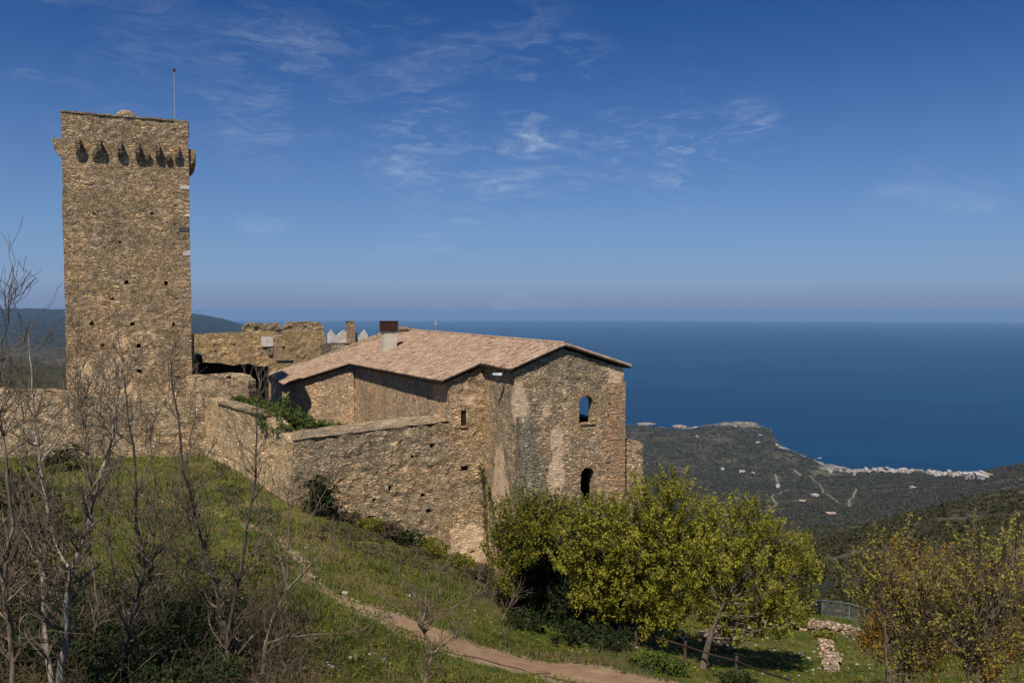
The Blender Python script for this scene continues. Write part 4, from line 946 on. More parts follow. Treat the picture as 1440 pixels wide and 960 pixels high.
leafy('holm_oak', 'dark evergreen tree tucked against the foot of the facade, left of the yellow green trees', (775,850), 42, .2,
      [(770,775,1.5,42),(805,790,1,52),(770,835,0,46),(815,755,1.5,36),(850,830,0,48),(740,805,1,30),(790,728,1,18),(800,860,-1,40),(880,850,0,34)], M['leaf_dark'], M['bark_dark'], 900, 40, .14, .36, 2, shell=.2, squash=1)
leafy('yellow_green_tree', 'olive green bushy tree leaning on the plaster wall, leftmost of the leafy trees', (735,850), 40, .12,
      [(730,738,0,36),(748,716,0,24),(708,745,0,24),(722,780,0,28),(778,728,0,26),(703,790,0,20),(712,822,0,18),(745,765,-.5,34),(765,748,-.5,24)], M['leaf_mid'], M['bark_dark'], 420, 34, .12, .27, 2, shell=.2, squash=1)
leafy('yellow_green_tree', 'rounded yellow green tree below the lower arched window', (868,885), 37.5, .13,
      [(840,745,0,40),(812,768,0,36),(868,765,0,46),(845,805,0,46),(800,800,0,26),(880,825,0,42),(822,732,0,20),(860,850,0,34),(868,724,0,20),(820,840,0,26)], M['leaf_spring'], M['bark_dark'], 560, 34, .125, .25, 2, shell=.2, squash=1)
leafy('yellow_green_tree', 'tallest yellow green tree, right of the facade corner, with a forked dark trunk', (905,900), 36.5, .15,
      [(928,725,0,46),(900,760,0,44),(965,740,1,46),(935,790,0,56),(985,780,0,44),(905,825,0,40),(950,695,0,22),(910,695,0,18),(990,735,0,22),(950,850,0,42),(975,835,0,38),(915,865,0,30),(940,880,0,22),(1000,805,0,30)], M['leaf_spring'], M['bark_dark'], 780, 34, .125, .25, 2, shell=.2, squash=1)
leafy('yellow_green_tree', 'broad yellow green tree with a straight grey trunk, rightmost of the full leafy trees', (988,940), 35.5, .17,
      [(1040,765,0,50),(1085,785,1,50),(1010,800,0,44),(1060,830,0,52),(1108,825,1,42),(1128,795,1,24),(1015,850,0,38),(1075,868,0,34),(1040,722,0,16),(1075,738,0,18),(1030,885,0,24),(1100,880,0,24),(1120,860,0,26),(1140,810,0,14),(995,870,0,22)], M['leaf_spring'], M['bark_brown'], 740, 32, .12, .24, 1, shell=.2, squash=1)
# sparse young trees at the right edge
leafy('young_tree', 'thin half leafed tree near the lower right corner, left of the other sparse trees', (1275,1050), 23, .08,
      [(1270,850,0,62),(1235,825,0,36),(1310,815,0,44),(1280,910,0,58),(1225,780,0,22),(1262,765,0,14),(1330,860,0,54),(1215,830,0,30)], M['leaf_sparse'], M['twig'], 440, 13, .085, .20, 4, shell=.05, squash=1)
leafy('young_tree', 'thin half leafed tree with a dark trunk by the right edge', (1380,1060), 21, .08,
      [(1385,830,0,66),(1350,810,0,38),(1425,805,0,46),(1380,900,0,66),(1440,870,0,50),(1400,775,0,24),(1360,765,0,14),(1345,850,0,40)], M['leaf_sparse'], M['twig'], 460, 13, .08, .19, 4, shell=.05, squash=1)
leafy('young_tree', 'thin half leafed tree cut off by the right edge', (1500,1050), 22, .08,
      [(1480,840,0,60),(1455,800,0,36),(1500,810,0,56),(1470,900,0,60)], M['leaf_sparse'], M['twig'], 260, 13, .085, .19, 3, shell=.05, squash=1)
leafy('rusty_oak', 'rust brown leafed oak showing behind the sparse trees at the lower right', (1262,935), 30, .1,
      [(1270,840,0,36),(1250,880,0,36),(1300,880,0,36),(1335,850,0,34),(1225,900,0,26),(1270,800,0,26),(1300,920,0,34),(1330,810,0,26)], M['leaf_rust'], M['twig'], 420, 24, .10, .30, 3, shell=.1)
leafy('rusty_oak', 'low rust and green oak bush in the lower right corner', (1400,960), 29, .1,
      [(1395,885,0,40),(1430,900,0,34),(1360,900,0,34),(1400,840,0,30),(1380,930,0,34)], M['leaf_rust'], M['twig'], 300, 24, .10, .30, 3, shell=.1)

# ---- bare trees on the left
bare_tree([([(72,955),(66,912),(61,811),(68,728),(57,649),(48,584),(44,520),(40,470)], 20, .085), ([(61,811),(45,770),(30,740)], 20, .03), ([(57,649),(80,620),(105,585),(118,560)], 20.2, .035)], 'slim pale barked bare tree, leftmost of the two white trunks', M['bark_pale'], M['twig'])
bare_tree([([(85,955),(94,886),(100,802),(127,728),(142,667),(157,614),(166,549),(172,510)], 19.5, .10), ([(100,802),(80,770),(72,740)], 19.5, .04), ([(142,667),(120,700),(100,715),(70,728)], 19.6, .03),([(94,886),(84,830),(75,785)],19.5,.035)], 'pale barked bare tree leaning right with a forked foot', M['bark_pale'], M['twig'])
bare_tree([([(171,935),(180,890),(199,824),(205,794),(192,737),(188,627),(178,560),(172,520)], 21.5, .08), ([(205,794),(230,770),(250,740)], 21.5, .03), ([(192,737),(160,715),(130,716)], 21.5, .025)], 'crooked dark bare tree standing right of the pale trunks', M['bark_dark'], M['twig'])
bare_tree([([(324,960),(319,890),(306,837),(280,750),(258,662),(245,553),(240,500)], 22.5, .10), ([(320,890),(341,785),(359,671),(361,584),(366,540)], 22.5, .06), ([(280,750),(262,720),(243,690)], 22.5, .035), ([(300,810),(270,790),(248,740),(240,700)], 22.7, .03)], 'dark many stemmed bare tree before the retaining wall', M['bark_dark'], M['twig'])
bare_tree([([(368,965),(374,900),(382,872),(404,828)], 23, .105), ([(404,828),(396,790),(387,755),(376,717)], 23, .045), ([(404,828),(405,755),(406,700),(412,640)], 23.1, .04), ([(404,828),(437,794),(460,775),(479,767)], 23, .045), ([(377,905),(400,895),(440,892),(480,890),(510,885)], 23, .035)], 'bare tree with a stout brown trunk and spreading arms by the grass slope', M['bark_brown'], M['twig'], dens=.6, twig_len=1.2)
bare_tree([([(598,965),(602,940),(607,919)], 22, .075), ([(607,919),(598,895),(594,878),(590,850),(575,825),(553,800)], 22, .05), ([(607,919),(625,905),(639,894),(650,870)], 22, .05), ([(594,878),(606,860),(625,850)], 22, .03), ([(594,878),(600,840),(612,815),(622,800)], 22, .03), ([(594,878),(570,860),(548,850)], 22, .03),([(594,878),(640,852),(672,832)],22,.03)], 'small bare fruit tree beside the footpath', M['bark_brown'], M['twig'], dens=.8, twig_len=1.0)
bare_tree([([(20,1000),(15,900),(5,820),(18,740),(8,640),(-5,560),(5,480),(15,400)], 17.5, .07), ([(5,820),(-20,760),(-30,700)],17.5,.03)], 'thin bare tree cut by the left edge whose tip rises above the hills', M['twig'], M['twig'])
bare_tree([([(128,1000),(125,930),(140,860),(128,780),(118,700),(125,620),(110,560),(108,500)], 24, .06)], 'slender grey bare tree behind the pale trunks', M['twig'], M['twig'], dens=1.3, maxl=3)
bare_tree([([(235,1000),(225,930),(232,860),(215,780),(222,700),(212,620),(220,570)], 25, .06)], 'slender bare tree midway between the crooked and the many stemmed tree', M['twig'], M['twig'], dens=1.3, maxl=3)
bare_tree([([(400,900),(385,800),(365,720),(345,660),(330,600)], 27, .05), ([(385,800),(430,740),(452,700),(470,660)],27,.03)], 'spindly bare sapling before the corner of the terrace wall', M['twig'], M['twig'], dens=.8)
bare_tree([([(30,1000),(38,930),(30,850),(42,760),(28,680),(35,600),(28,540)], 26, .06)], 'slender grey bare tree near the left edge behind the leftmost white trunk', M['twig'], M['twig'], dens=1.3, maxl=3)
bare_tree([([(160,1000),(165,950),(150,880),(160,800),(148,720),(155,650),(140,590),(145,540)], 27, .05)], 'thin twiggy bare tree in front of the middle of the tower', M['twig'], M['twig'], dens=1.3, maxl=3)
bare_tree([([(290,1000),(285,930),(268,880),(262,800),(272,720),(262,640),(275,580)], 27, .05)], 'thin twiggy bare tree in front of the right edge of the tower', M['twig'], M['twig'], dens=1.3, maxl=3)
bare_tree([([(712,905),(706,870),(690,850),(676,838)], 34, .04), ([(706,870),(720,845),(728,830)], 34, .03)], 'dry leafless bush by the path in front of the evergreen tree', M['twig'], M['twig'], dens=1.2, twig_len=.9, name='dry_bush')

# ---- shrubs
def shrub(name, label, px, py, Y, rx, h, mat, n=60, per=40, leaf=.12, cr=.3, cat='shrub', group=None, z=None, stem=True, ry=None):
    x = at(px, 480, Y).x; gz = ground_z(x, Y) if z is None else z; root = empty(name, (x, Y, gz), label, cat, group); ry = ry or rx*.8
    u = sph(n); rr = rng.random(n)**.45; C = np.array([x, Y, gz+h*.45])+u*rr[:,None]*np.array([rx, ry, h*.5]); C[:,2] = np.maximum(C[:,2], gz+.1)
    clumps(C, rng.uniform(.6,1.2,n)*cr, per, leaf, 'foliage', mat, root)
    if stem:
        mb = MB()
        for _ in range(9): q = Vector(C[random.randrange(n)]); mb.tube([(x+random.uniform(-.15,.15), Y+random.uniform(-.1,.1), gz-.1), Vector((x,Y,gz)).lerp(q,.5)+Vector((0,0,.15)), q], [.03,.02,.008], 4, cap=False)
        mb.build('stems', M['bark_dark'], root)
    return root
shrub('wall_bush', 'dark bush growing against the terrace wall beside its left corner', 447, 690, 47.6, 1.15, 2.6, M['leaf_dark'], 110, 40, .13)
for px, py, Y, rx, h, lab in ((388,590,53.5,1.5,2.4,'rounded green ivy mound on the wall top, biggest of the ivy'),):
    x = at(px, 480, Y).x; root = empty('ivy', (x, Y, -8.2), 'thick green ivy spilling over the wall top between retaining and terrace wall', 'ivy')
    C = []
    for (a, b_, YY, r_) in ((335,566,60.5,10),(350,568,59.5,11),(362,570,58,12),(378,578,54.5,17),(395,580,53.5,22),(402,592,52.5,22),(385,592,52,18),(398,606,50.5,13),(418,592,53,16),(430,598,52.5,13),(445,600,53,11),(460,601,53,9),(475,602,53,8),(490,603,53,6),(340,574,58,5)):
        c = np.array(at(a, b_, YY)); R_ = r_*YY/F*1.3; n = int(12+R_*60); u = sph(n)*rng.random(n)[:,None]**.4*R_; u[:,2] *= .8; C.append(c+u)
    C = np.concatenate(C); clumps(C, .2, 26, .12, 'leaves', M['leaf_ivy'], root)
    for _ in range(14): q = Vector(C[random.randrange(len(C))]); MB().tube([q-Vector((0,0,1.2)), q-Vector((.1,.1,.5)), q], [.03,.025,.01], 4, cap=False).build('stem', M['bark_dark'], root)
def climber(label, pts, n):
    P = [Vector(p) for p in pts]; root = empty('climbing_vine', P[0], label, 'vine'); C = []; mb = MB(); mb.tube(P, [.03]*len(P), 5, cap=False)
    for i in range(n): k = random.randrange(len(P)-1); C.append(tuple(P[k].lerp(P[k+1], random.random())+Vector([random.gauss(0,.09) for _ in range(3)])))
    mb.build('stem', M['bark_dark'], root); clumps(C, .1, 12, .10, 'leaves', M['leaf_ivy'], root)
climber('green creeper climbing the inner corner of the facade, longest strand', [at(689,795,52.6), at(684,750,52.6), at(681,712,52.7), at(677,672,52.8), at(676.5,650,52.9)], 60)
climber('green creeper leaning right on the plaster wall beside the inner corner', [at(700,755,51.3), at(694,720,51.3), at(688,690,51.3), at(682,668,51.8)], 50)
# shrub strip under the terrace wall
labs = [('low grey brown scrub bush under the terrace wall, right next to the dark bush',490,728,48.6,.8,.7,'drygrass'),
 ('olive scrub bush under the terrace wall, below the round hole',520,745,48.4,1.0,.8,'leaf_mid'),('grey brown scrub bush under the terrace wall, second from the dark bush',545,752,48.2,1.2,1.0,'drygrass'),
 ('dark leafy scrub bush under the middle of the terrace wall',572,765,48,1.2,1.1,'leaf_dark'),('olive scrub bush under the right part of the terrace wall',602,778,48,1.2,1.0,'leaf_mid'),
 ('dark scrub bush below the square brown window',640,792,47.5,1.2,.9,'leaf_mid'),('grey scrub bush at the foot of the inner corner',672,812,46.5,1.2,.9,'drygrass'),
 ('dry grey scrub bush left of the evergreen tree',705,838,43,1.2,1.2,'drygrass'),('dark scrub bush at the foot of the evergreen tree',740,862,39,1.3,1.1,'leaf_dark'),
 ('dark thicket bush below the evergreen tree, beside the path',815,885,37,1.5,1.3,'leaf_dark'),('dark thicket bush left of the wooden fence',860,895,35.5,1.2,1.0,'leaf_dark'),
 ('bright green leafy bush beside the path, in front of the wooden fence',930,940,31.5,.8,.75,'leaf_ivy'),('small bright green bush at the path edge',910,935,32,.6,.6,'leaf_ivy'),
 ('small bright green bush beside the wooden fence under the broad tree',955,940,32,.5,.5,'leaf_ivy'),('dark bush under the rail fence, right of the grey trunk',1040,945,31,.8,.7,'leaf_dark'),
 ('small dark bush in the sunny grass beside the ruined wall',1165,888,46,.6,.6,'leaf_mid'),('dark round bush in the far left meadow under the outer wall',88,660,56,1.6,2.0,'leaf_dark'),
 ('large dark bush at the left edge of the meadow',8,720,38,2.4,4.0,'leaf_dark'),('dark low bush below the large one at the left edge',15,790,31,2.0,3.2,'leaf_dark'),('dark olive bush left of the leaning pale trunk',60,740,42,1.4,1.6,'leaf_mid')]
for lab, px, py, Y, rx, h, mt in labs: shrub('scrub_bush', lab, px, py, Y, rx, h, M[mt], int(30+25*rx*h), 30, .12, .26)

# ---- tangled undergrowth in the lower left (nobody could count it)
mb = MB(); C = []
for i in range(760):
    px = random.uniform(-90, 340) if i % 5 else random.uniform(330, 420); Y = random.uniform(16.5, 30); x = at(px, 480, Y).x; z = 0; C.append((x, Y))
hh = height([c[0] for c in C], [c[1] for c in C])
for (x, y), z in zip(C, hh):
    n_ = random.randint(2,4)
    for _ in range(n_):
        d = Vector((random.gauss(0,.6), random.gauss(0,.6), 1)); branchy(mb, (x+random.gauss(0,.3), y+random.gauss(0,.3), z), d, random.uniform(.7,1.9), .016, 2, 3, .8, up=.0, kids=(1,3), wob=.32, rmin=.006)
o = mb.build('bramble_stems', M['twig_brown']); tag(o, 'tangle of dry bramble stems under the bare trees at the lower left', 'undergrowth', kind='stuff')
n = 3200; px = rng.uniform(-100, 330, n); Y = rng.uniform(16, 30, n); X = (px-720)/F*Y; Z = height(X, Y); keep = (fbm(X/3, Y/3, 3, 77) > -.06)
C = np.column_stack([X, Y, Z+rng.uniform(.05,1.3,n)])[keep]
o = clumps(C, .38, 26, .11, 'undergrowth', M['leaf_dark'], None, squash=.7); tag(o, 'dark leafy undergrowth covering the ground below the bare trees', 'undergrowth', kind='stuff')
n = 900; px = rng.uniform(-100, 400, n); Y = rng.uniform(17, 40, n); X = (px-720)/F*Y; Z = height(X, Y); keep = (fbm(X/3, Y/3, 3, 99) > .0)
C = np.column_stack([X, Y, Z+rng.uniform(.0,.5,n)])[keep]
o = clumps(C, .4, 22, .12, 'dry_undergrowth', M['drygrass'], None, squash=.6); tag(o, 'dry brown scrub mixed into the grass below the bare trees', 'undergrowth', kind='stuff')

# ---- grass
n = 260000; Y = np.exp(rng.uniform(math.log(21), math.log(66), n)); px = rng.uniform(-60, 1500, n); X = (px-720)/F*Y
dd = np.minimum(seg_dist(X, Y, PATH), seg_dist(X, Y, PTH2)+.6); keep = (dd > rng.uniform(-.55,.5,n)*(.4+.6*(fbm(X/.9, Y/.9, 2, 71) > 0))) & (fbm(X/1.6, Y/1.6, 3, 31)+fbm(X/9, Y/9, 2, 32) > rng.uniform(-.25,.12,n))
X, Y = X[keep], Y[keep]; Z = height(X, Y); n = len(X); hgt = rng.uniform(.05,.17,n)*(1+1.5*(fbm(X/4, Y/4, 3, 55) > .1)); an_ = rng.uniform(0, math.tau, n); w = Y*.0007+.008
dx, dy = np.cos(an_)*w, np.sin(an_)*w; lx, ly = rng.normal(0,.35,n)*hgt, rng.normal(0,.35,n)*hgt
V = np.stack([np.column_stack([X-dx, Y-dy, Z-.02]), np.column_stack([X+dx, Y+dy, Z-.02]), np.column_stack([X+lx, Y+ly, Z+hgt])], 1).reshape(-1,3)
o = mesh_np('grass', V, np.arange(3*n).reshape(n,3), M['grass']); tag(o, 'short green spring grass on the slope around the footpath', 'grass', kind='stuff')
n = 2600; Y = rng.uniform(42, 60, n); px = rng.uniform(300, 760, n); X = (px-720)/F*Y; Z = height(X, Y); keep = (fbm(X/3, Y/3, 3, 61) > .02) & (rng.random(n) < .8)
# keep in front of the terrace walls
fr = ((X-T0.x)*U.y*-1+(Y-T0.y)*U.x) < -.2; lr_ = np.where(px < 412, (Y < 61.5-(px-290)/122*13-.4), fr); keep &= lr_
C = np.column_stack([X, Y, Z+.1])[keep]; o = clumps(C, .3, 16, .12, 'wall_foot_scrub', M['drygrass'], None, squash=.6); tag(o, 'low dry scrub along the foot of the terrace and retaining walls', 'scrub', kind='stuff')

n = 1500; Y = np.exp(rng.uniform(math.log(22), math.log(58), n)); px = rng.uniform(100, 1420, n); X = (px-720)/F*Y; Z = height(X, Y); keep = (np.minimum(seg_dist(X, Y, PATH), 9) > .35) & (fbm(X/5, Y/5, 3, 141) > -.02)
fr = ((X-T0.x)*U.y*-1+(Y-T0.y)*U.x) < -.3; keep &= (fr | (px > 700)) & ((px > 412) | (Y < 61-(px-290)/122*13)) & ~((px > 640) & (px < 900) & (Y > 47))
C = np.column_stack([X, Y, Z+.08])[keep]; o = clumps(C, rng.uniform(.08,.3,len(C)), 14, .10, 'weeds', M['leaf_mid'], None, squash=.8); tag(o, 'leafy weeds and taller tufts dotted through the grass', 'weeds', kind='stuff')
n = 26000; Y = np.exp(rng.uniform(math.log(21), math.log(60), n)); px = rng.uniform(60, 1500, n); X = (px-720)/F*Y; keep = (seg_dist(X, Y, PATH) > .1) & (fbm(X/4, Y/4, 4, 151) > .06); X, Y = X[keep], Y[keep]; Z = height(X, Y); n = len(X)
hgt = rng.uniform(.2,.48,n); an_ = rng.uniform(0, math.tau, n); w = .009+Y*.0004; dx, dy = np.cos(an_)*w, np.sin(an_)*w; lx, ly = rng.normal(0,.4,n)*hgt, rng.normal(0,.4,n)*hgt
V = np.stack([np.column_stack([X-dx, Y-dy, Z-.02]), np.column_stack([X+dx, Y+dy, Z-.02]), np.column_stack([X+lx, Y+ly, Z+hgt])], 1).reshape(-1,3)
o = mesh_np('dry_stalks', V, np.arange(3*n).reshape(n,3), M['drygrass']); tag(o, 'dry stalks of last year standing in patches of the slope', 'grass', kind='stuff')
# ---- rocks in the grass
rk = []
def rock(px, py, s, label, group, Y0=17, mat='stone_pale', name='stone'):
    s *= .75; p = hit(px, py, Y0, 90); mb = MB(); bm = bmesh.new(); bmesh.ops.create_icosphere(bm, subdivisions=2, radius=s)
    for v in bm.verts: v.co *= 1+.35*mnoise.noise(v.co*3/s*.5+Vector((px, py, 0))); v.co.z *= .55
    V = [v.co+p+Vector((0,0,s*.12)) for v in bm.verts]; Fc = [tuple(v.index for v in f.verts) for f in bm.faces]; bm.free()
    o = MB().add(V, Fc).build(name, M[mat]); tag(o, label, 'stone', group); return o
for px, py, s in ((485,834,.22),(540,927,.14),(459,935,.2),(467,939,.15),(575,837,.2),(365,820,.12),(668,859,.12),(492,925,.13),(520,920,.1),(443,812,.15),(383,757,.12),(450,800,.1),(690,875,.1),(640,845,.09),(400,838,.12),(421,862,.1),(690,832,.15),(478,812,.12),(430,770,.12),(340,842,.14)):
    rock(px, py, s, 'small pale stone lying in the green grass around the footpath', 'pale stones in the grass slope')
for i in range(46):
    px = random.uniform(1040, 1230); py = random.uniform(895, 950); rock(px, py, random.uniform(.05,.14), 'small pale stone scattered over the sunny grass below the ruined wall', 'stones below the ruined wall')
for i in range(22):
    px = random.uniform(780, 905); py = random.uniform(893, 915); rock(px, py, random.uniform(.05,.13), 'small pale stone in the dark thicket left of the wooden fence', 'stones in the thicket')
# ruined low wall
def ruin(label, pl, h, n):
    P = [hit(a, b_, 30, 90) for a, b_ in pl]; root = empty('ruined_wall', P[0], label, 'wall'); mb = MB()
    for i in range(n):
        k = random.randrange(len(P)-1); q = P[k].lerp(P[k+1], random.random()); d = (P[k+1]-P[k]).normalized(); w = random.uniform(.2,.5)
        z = ground_z(q.x, q.y); mb.box((q.x+random.gauss(0,.18), q.y+random.gauss(0,.18), z+random.uniform(0,h)), (w, random.uniform(.2,.45), random.uniform(.1,.22)), (d.x+random.gauss(0,.25), d.y+random.gauss(0,.25)), jit=.05)
    mb.build('stones', M['ruin'], root)
ruin('low ruined stone wall curving below the broad yellow green tree', [(985,903),(1005,899),(1030,893),(1060,889),(1085,884)], .5, 260)
ruin('broken stone wall end in the grass, right part of the ruins', [(1110,882),(1135,886),(1165,886),(1190,892),(1205,896)], .5, 200)
ruin('heap of rubble stones sloping down beside the grey tree trunk', [(1000,905),(1015,915),(1030,908),(1020,900)], .5, 140)
ruin('row of pale foundation stones running down the sunny grass', [(1155,890),(1158,905),(1165,920),(1172,945)], .15, 60)
ruin('low foundation stones under the green information board', [(900,890),(925,893),(955,900)], .4, 130)
P = [hit(a, b_, 30, 90) for a, b_ in ((898,901),(918,903),(912,899),(900,898))]
o = MB().box((hit(909,902,30,90)+Vector((0,0,.2))), (.9,.5,.22), (1,.2), jit=.04).build('terracotta_block', M['terracotta']); tag(o, 'terracotta coloured slab lying behind the fence post', 'slab')

# ---- wooden rail fence
fp = [hit(a, b_, 25, 60) for a, b_ in ((872,900),(894,908),(963,932),(1035,955),(1110,985))]
fen = empty('rail_fence', fp[1], 'dark wooden post and rail fence running down to the right past the grey trunk', 'fence')
for p in fp: MB().tube([p-Vector((0,0,.3)), p+Vector((.02,0,1.0))], [.075,.065], 7).build('post', M['wood'], fen)
for a, b_ in zip(fp[:-1], fp[1:]):
    MB().tube([a+Vector((0,-.05,.82)), a.lerp(b_,.5)+Vector((0,-.05,.78)), b_+Vector((0,-.05,.82))], [.04,.042,.04], 6).build('rail', M['dark_wood'], fen)
# green information board
p = hit(918, 905, 25, 60); p.y = p.y; k = p.y/F; zt = zat(880, p.y); ib = empty('information_board', p, 'green sloping information board on two thin legs below the trees', 'sign')
for sx in (-5.5, 3): MB().tube([(p.x+sx*k, p.y, p.z-.2), (p.x+sx*k, p.y, zt)], [.045,.045], 6).build('leg', M['wood'], ib)
c = Vector((p.x, p.y, zt)); w2, h2_ = 7.5*k, .22
V = [c+Vector((-w2,-.22,-.12)), c+Vector((w2,-.22,-.12)), c+Vector((w2,.22,.16)), c+Vector((-w2,.22,.16))]; V += [v+Vector((0,.02,.05)) for v in V]
MB().box8(V).build('panel', M['green_panel'], ib)
V = [c+Vector((-w2*.8,-.17,-.035)), c+Vector((w2*.8,-.17,-.035)), c+Vector((w2*.8,.15,.175)), c+Vector((-w2*.8,.15,.175))]; V += [v+Vector((0,.003,.012)) for v in V]
MB().box8(V).build('printed_sheet', M['board_print'], ib)
# wire fence on the slope edge
wp = [hit(a, b_, 30, 110) for a, b_ in ((1075,846),(1100,851),(1128,859),(1156,865),(1194,872),(1215,880),(1232,884))]
wf = empty('wire_fence', wp[0], 'grey wire mesh fence on the far edge of the sunny grass', 'fence'); mesh_ = MB()
for p in wp: MB().tube([p-Vector((0,0,.2)), p+Vector((0,0,1.35))], [.035,.035], 5).build('post', M['grey_metal'], wf)
for a, b_ in zip(wp[:-1], wp[1:]):
    mesh_.tube([a+Vector((0,0,1.3)), b_+Vector((0,0,1.3))], [.035,.035], 4); mesh_.tube([a+Vector((0,0,.1)), b_+Vector((0,0,.1))], [.02,.02], 4)
    n = int((b_-a).length/.22)
    for i in range(n): q = a.lerp(b_, i/n); mesh_.tube([q+Vector((0,0,.1)), q+Vector((0,0,1.3))], [.009,.009], 3, cap=False)
    for j in range(1, 6): mesh_.tube([a+Vector((0,0,.1+.2*j)), b_+Vector((0,0,.1+.2*j))], [.009,.009], 3, cap=False)
mesh_.build('wire_mesh', M['grey_metal'], wf)

# ------------------------------------------------------------------ slopes covered with maquis
n = 15000; Y = np.exp(rng.uniform(math.log(66), math.log(900), n)); px = rng.uniform(840, 1560, n); X = (px-720)/F*Y; keep = (fbm(X/22, Y/22, 4, 12)+.13 > rng.uniform(-.1,.2,n)); X, Y = X[keep], Y[keep]; Z = height(X, Y)
rad = rng.uniform(.5,1.15,len(X))*np.clip(Y/160, .7, 2.0); k = np.repeat(np.arange(len(X)), 34)
u = sph(len(k)); u[:,2] = np.abs(u[:,2]); P = np.column_stack([X, Y, Z])[k]+u*(rad[k]*rng.random(len(k))**.3)[:,None]*np.array([1,1,.85])
V, Fc = leaf_quads(P, rad[k]*.52, .7); o = mesh_np('maquis', V, Fc, M['leaf_maquis']); tag(o, 'dark maquis bushes covering the nearer hillside on the right', 'bushes', kind='stuff')
n = 30000; Y = np.exp(rng.uniform(math.log(700), math.log(3500), n)); px = rng.uniform(860, 1500, n); X = (px-720)/F*Y; Z = height(X, Y)
yc_ = np.interp(px, COAST[:,0], COAST[:,1]); bz = np.zeros(n)
for bx, by, sx, sy in ((1170,2540,26,100),(1190,2500,34,70),(1240,2545,45,50),(1350,2480,50,55),(1047,3570,45,140),(960,3470,24,80),(1155,2370,14,70),(1175,2330,18,60)): bz = np.maximum(bz, (np.hypot((px-bx)/sx, (Y-by)/sy) < 1.0)*1.)
rdd = np.minimum.reduce([seg_dist(X, Y, r_) for r_ in ROADS])
keep = (rdd > 0) & (Z > -516) & (Y < yc_-70) & (bz < .5) & (fbm(X/130, Y/130, 4, 14)+.16 > rng.uniform(-.12,.22,n)); X, Y, Z = X[keep], Y[keep], Z[keep]
bm = bmesh.new(); bmesh.ops.create_icosphere(bm, subdivisions=1, radius=1); bv = np.array([v.co[:] for v in bm.verts]); bf = np.array([[v.index for v in f.verts] for f in bm.faces]); bm.free()
n = len(X); rad = rng.uniform(1.8,5.2,n)*np.clip(Y/2200, .55, 1.2); jit = rng.uniform(.7,1.25,(n,len(bv),1)); V = (bv[None]*jit*rad[:,None,None]*np.array([1,1,.8])+np.column_stack([X,Y,Z+rad*.35])[:,None,:]).reshape(-1,3)
Fc = (bf[None]+(np.arange(n)*len(bv))[:,None,None]).reshape(-1,3); o = mesh_np('valley_trees', V, Fc, M['leaf_far']); tag(o, 'dark cork oaks and scrub covering the far valley down to the coast', 'trees', kind='stuff')

# ------------------------------------------------------------------ houses of the coast
M['hw'] = plain('white_walls', (.60,.56,.50), .9, .08, .1); M['hp'] = plain('pink_walls', (.58,.49,.42), .9, .1, .1); M['hr'] = plain('village_roof', (.40,.29,.22), .9, .15, .1); M['hg'] = plain('flat_grey_roof', (.50,.47,.43), .9, .1, .1)
M['win'] = plain('dark_windows', (.06,.07,.09), .4, .1, .1)
def house(px, py, w, dpt, h, label, group=None, wall='hw', roof='hr', flat=False, y0=700, cat='house', name='house', dY=0):
    p = hit(px, py, y0, 3650); p.y += dY; w *= .62; h *= .62; a = random.uniform(-.5,.5); ax = Vector((math.cos(a), math.sin(a), 0)); ay = Vector((-ax.y, ax.x, 0)); mb = MB()
    z0 = p.z-4; mb.box((p.x, p.y, (z0+p.z+h)/2), (w, dpt, p.z+h-z0), ax[:2], 0)
    c = p+Vector((0,0,h))
    if flat: mb.box((c.x, c.y, c.z+.3), (w+.5, dpt+.5, .6), ax[:2], 1)
    else:
        e = .5; A_ = [c-ax*(w/2+e)-ay*(dpt/2+e), c+ax*(w/2+e)-ay*(dpt/2+e), c+ax*(w/2+e)+ay*(dpt/2+e), c-ax*(w/2+e)+ay*(dpt/2+e), c-ax*(w/2+e)+Vector((0,0,h*.3)), c+ax*(w/2+e)+Vector((0,0,h*.3))]
        A_ = [q+Vector((0,0,.02)) for q in A_]; mb.add(A_, [(0,1,5,4),(2,3,4,5),(0,4,3),(1,2,5),(3,2,1,0)], 1)
    for i in range(max(2, int(w/4))):
        q = p-ax*(w/2)+ax*(w*(i+.5)/max(2,int(w/4)))-ay*(dpt/2+.05); mb.box((q.x,q.y,p.z+h*.55),(1.2,.2,1.5),ax[:2],2)
    o = mb.build(name, [M[wall], M[roof], M['win']]); tag(o, label, cat, group); return o
for i in range(44):
    px = random.uniform(1212, 1284); py = 664-random.uniform(0,5.5)+ (1.5 if px > 1250 else 0)
    house(px, py, random.uniform(9,19), random.uniform(8,12), random.uniform(6,11), 'tiny pale house in the village strip on the left half of the bay shore', 'village houses on the left half of the shore', random.choice(['hw','hw','hw','hp']), random.choice(['hr','hg','hg']), random.random() < .4, name='village_house')
for i in range(50):
    px = random.uniform(1302, 1396); py = 665+(px-1302)*.05+random.uniform(-3,4.5)
    house(px, py, random.uniform(9,20), random.uniform(8,12), random.uniform(6,11), 'tiny pale house in the village strip on the right half of the bay shore', 'village houses on the right half of the shore', random.choice(['hw','hw','hw','hp']), random.choice(['hr','hg']), random.random() < .4, name='village_house')
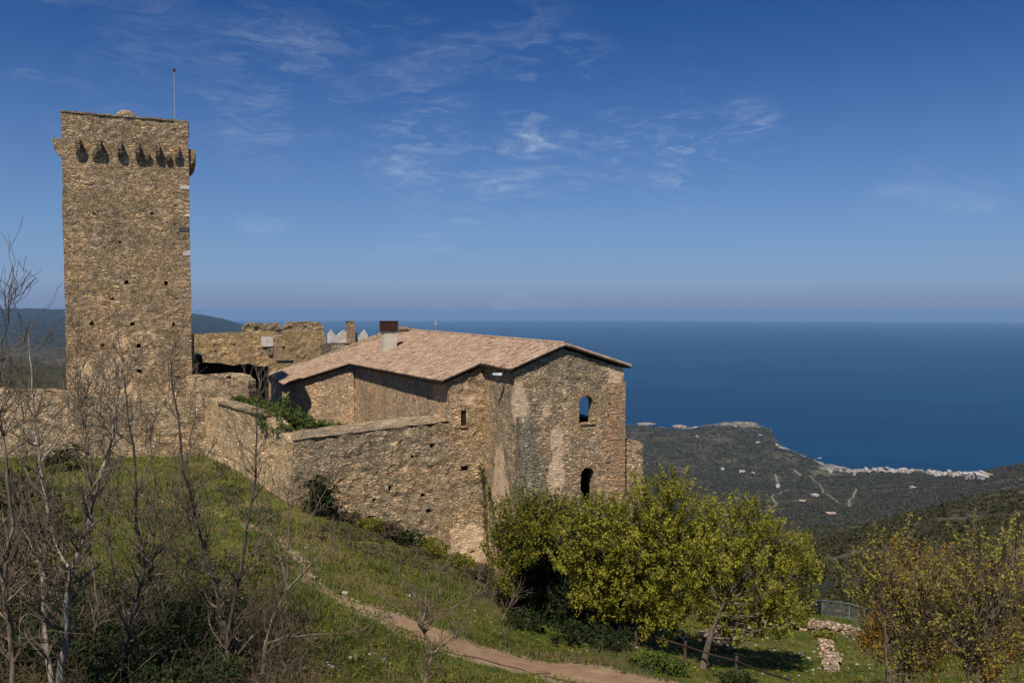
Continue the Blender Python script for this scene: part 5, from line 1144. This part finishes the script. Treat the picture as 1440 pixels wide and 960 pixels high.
for i in range(16):
    px = random.uniform(1165, 1212); py = 664+random.uniform(-3,6)
    house(px, py, random.uniform(8,14), 8, random.uniform(4,7), 'small pale house scattered on the plain behind the beach', 'houses on the plain behind the beach', 'hw', 'hg', True, name='beach_house')
for px, py, w, h, lab, wl, rf in ((1069,613,16,8,'white house on the slope just below the headland','hw','hg'),(1066,623,24,9,'wide white house group above the rocky shore','hw','hg'),(1098,631,22,8,'cream coloured seaside house above the rocks left of the bay','hp','hg'),
     (1092,626,14,8,'small white house on the rocky shore left of the bay','hw','hg'),(1016,660,14,7,'tiny white farmhouse on the left valley side','hw','hg'),(1044,664,26,8,'long pale farmhouse in the middle of the valley side','hw','hg'),(1059,667,13,8,'pale block house right beside the long farmhouse','hw','hg'),
     (1094,685,14,9,'white house beside the bend of the valley road','hw','hg'),(1146,699,16,8,'white round looking house beyond the end of the winding road','hw','hg'),(1128,706,15,5,'low ochre farmhouse on bare ground in the valley','hp','hr'),(1168,725,17,6,'orange roofed house nearest to the hillside','hp','hr'),
     (1284,687,12,6,'lone pale house on the dark slope below the village','hw','hg'),(980,614,9,7,'tiny white house near the left coast','hw','hg'),(1034,600,12,12,'pale hut on top of the headland','hp','hg')):
    house(px, py, w, 10, h, lab, None, wl, rf, rf == 'hg', y0=500)
# islet in the surf
for px, py, rx, ry, h, lab, nm in ((908,598,42,34,6,'small rocky islet ringed by surf next to the building corner','islet'),(955,602,34,20,9,'pale sea rock on the left coast','sea_rock'),(1152,646.5,0,0,0,'','')):
    if not rx: continue
    p = at(px, py, 582400/(py-436)+30); mb = MB(); bm = bmesh.new(); bmesh.ops.create_icosphere(bm, subdivisions=3, radius=1)
    for v in bm.verts: v.co *= 1+.4*mnoise.noise(v.co*2.3+Vector((px,0,0)))
    V = [Vector((p.x+v.co.x*rx, p.y+v.co.y*ry, -520.5+v.co.z*h)) for v in bm.verts]; Fc = [tuple(v.index for v in f.verts) for f in bm.faces]; bm.free()
    o = MB().add(V, Fc).build(nm, plain('coast_rock', (.30,.235,.19), .95, .3, .1)); tag(o, lab, 'rock')
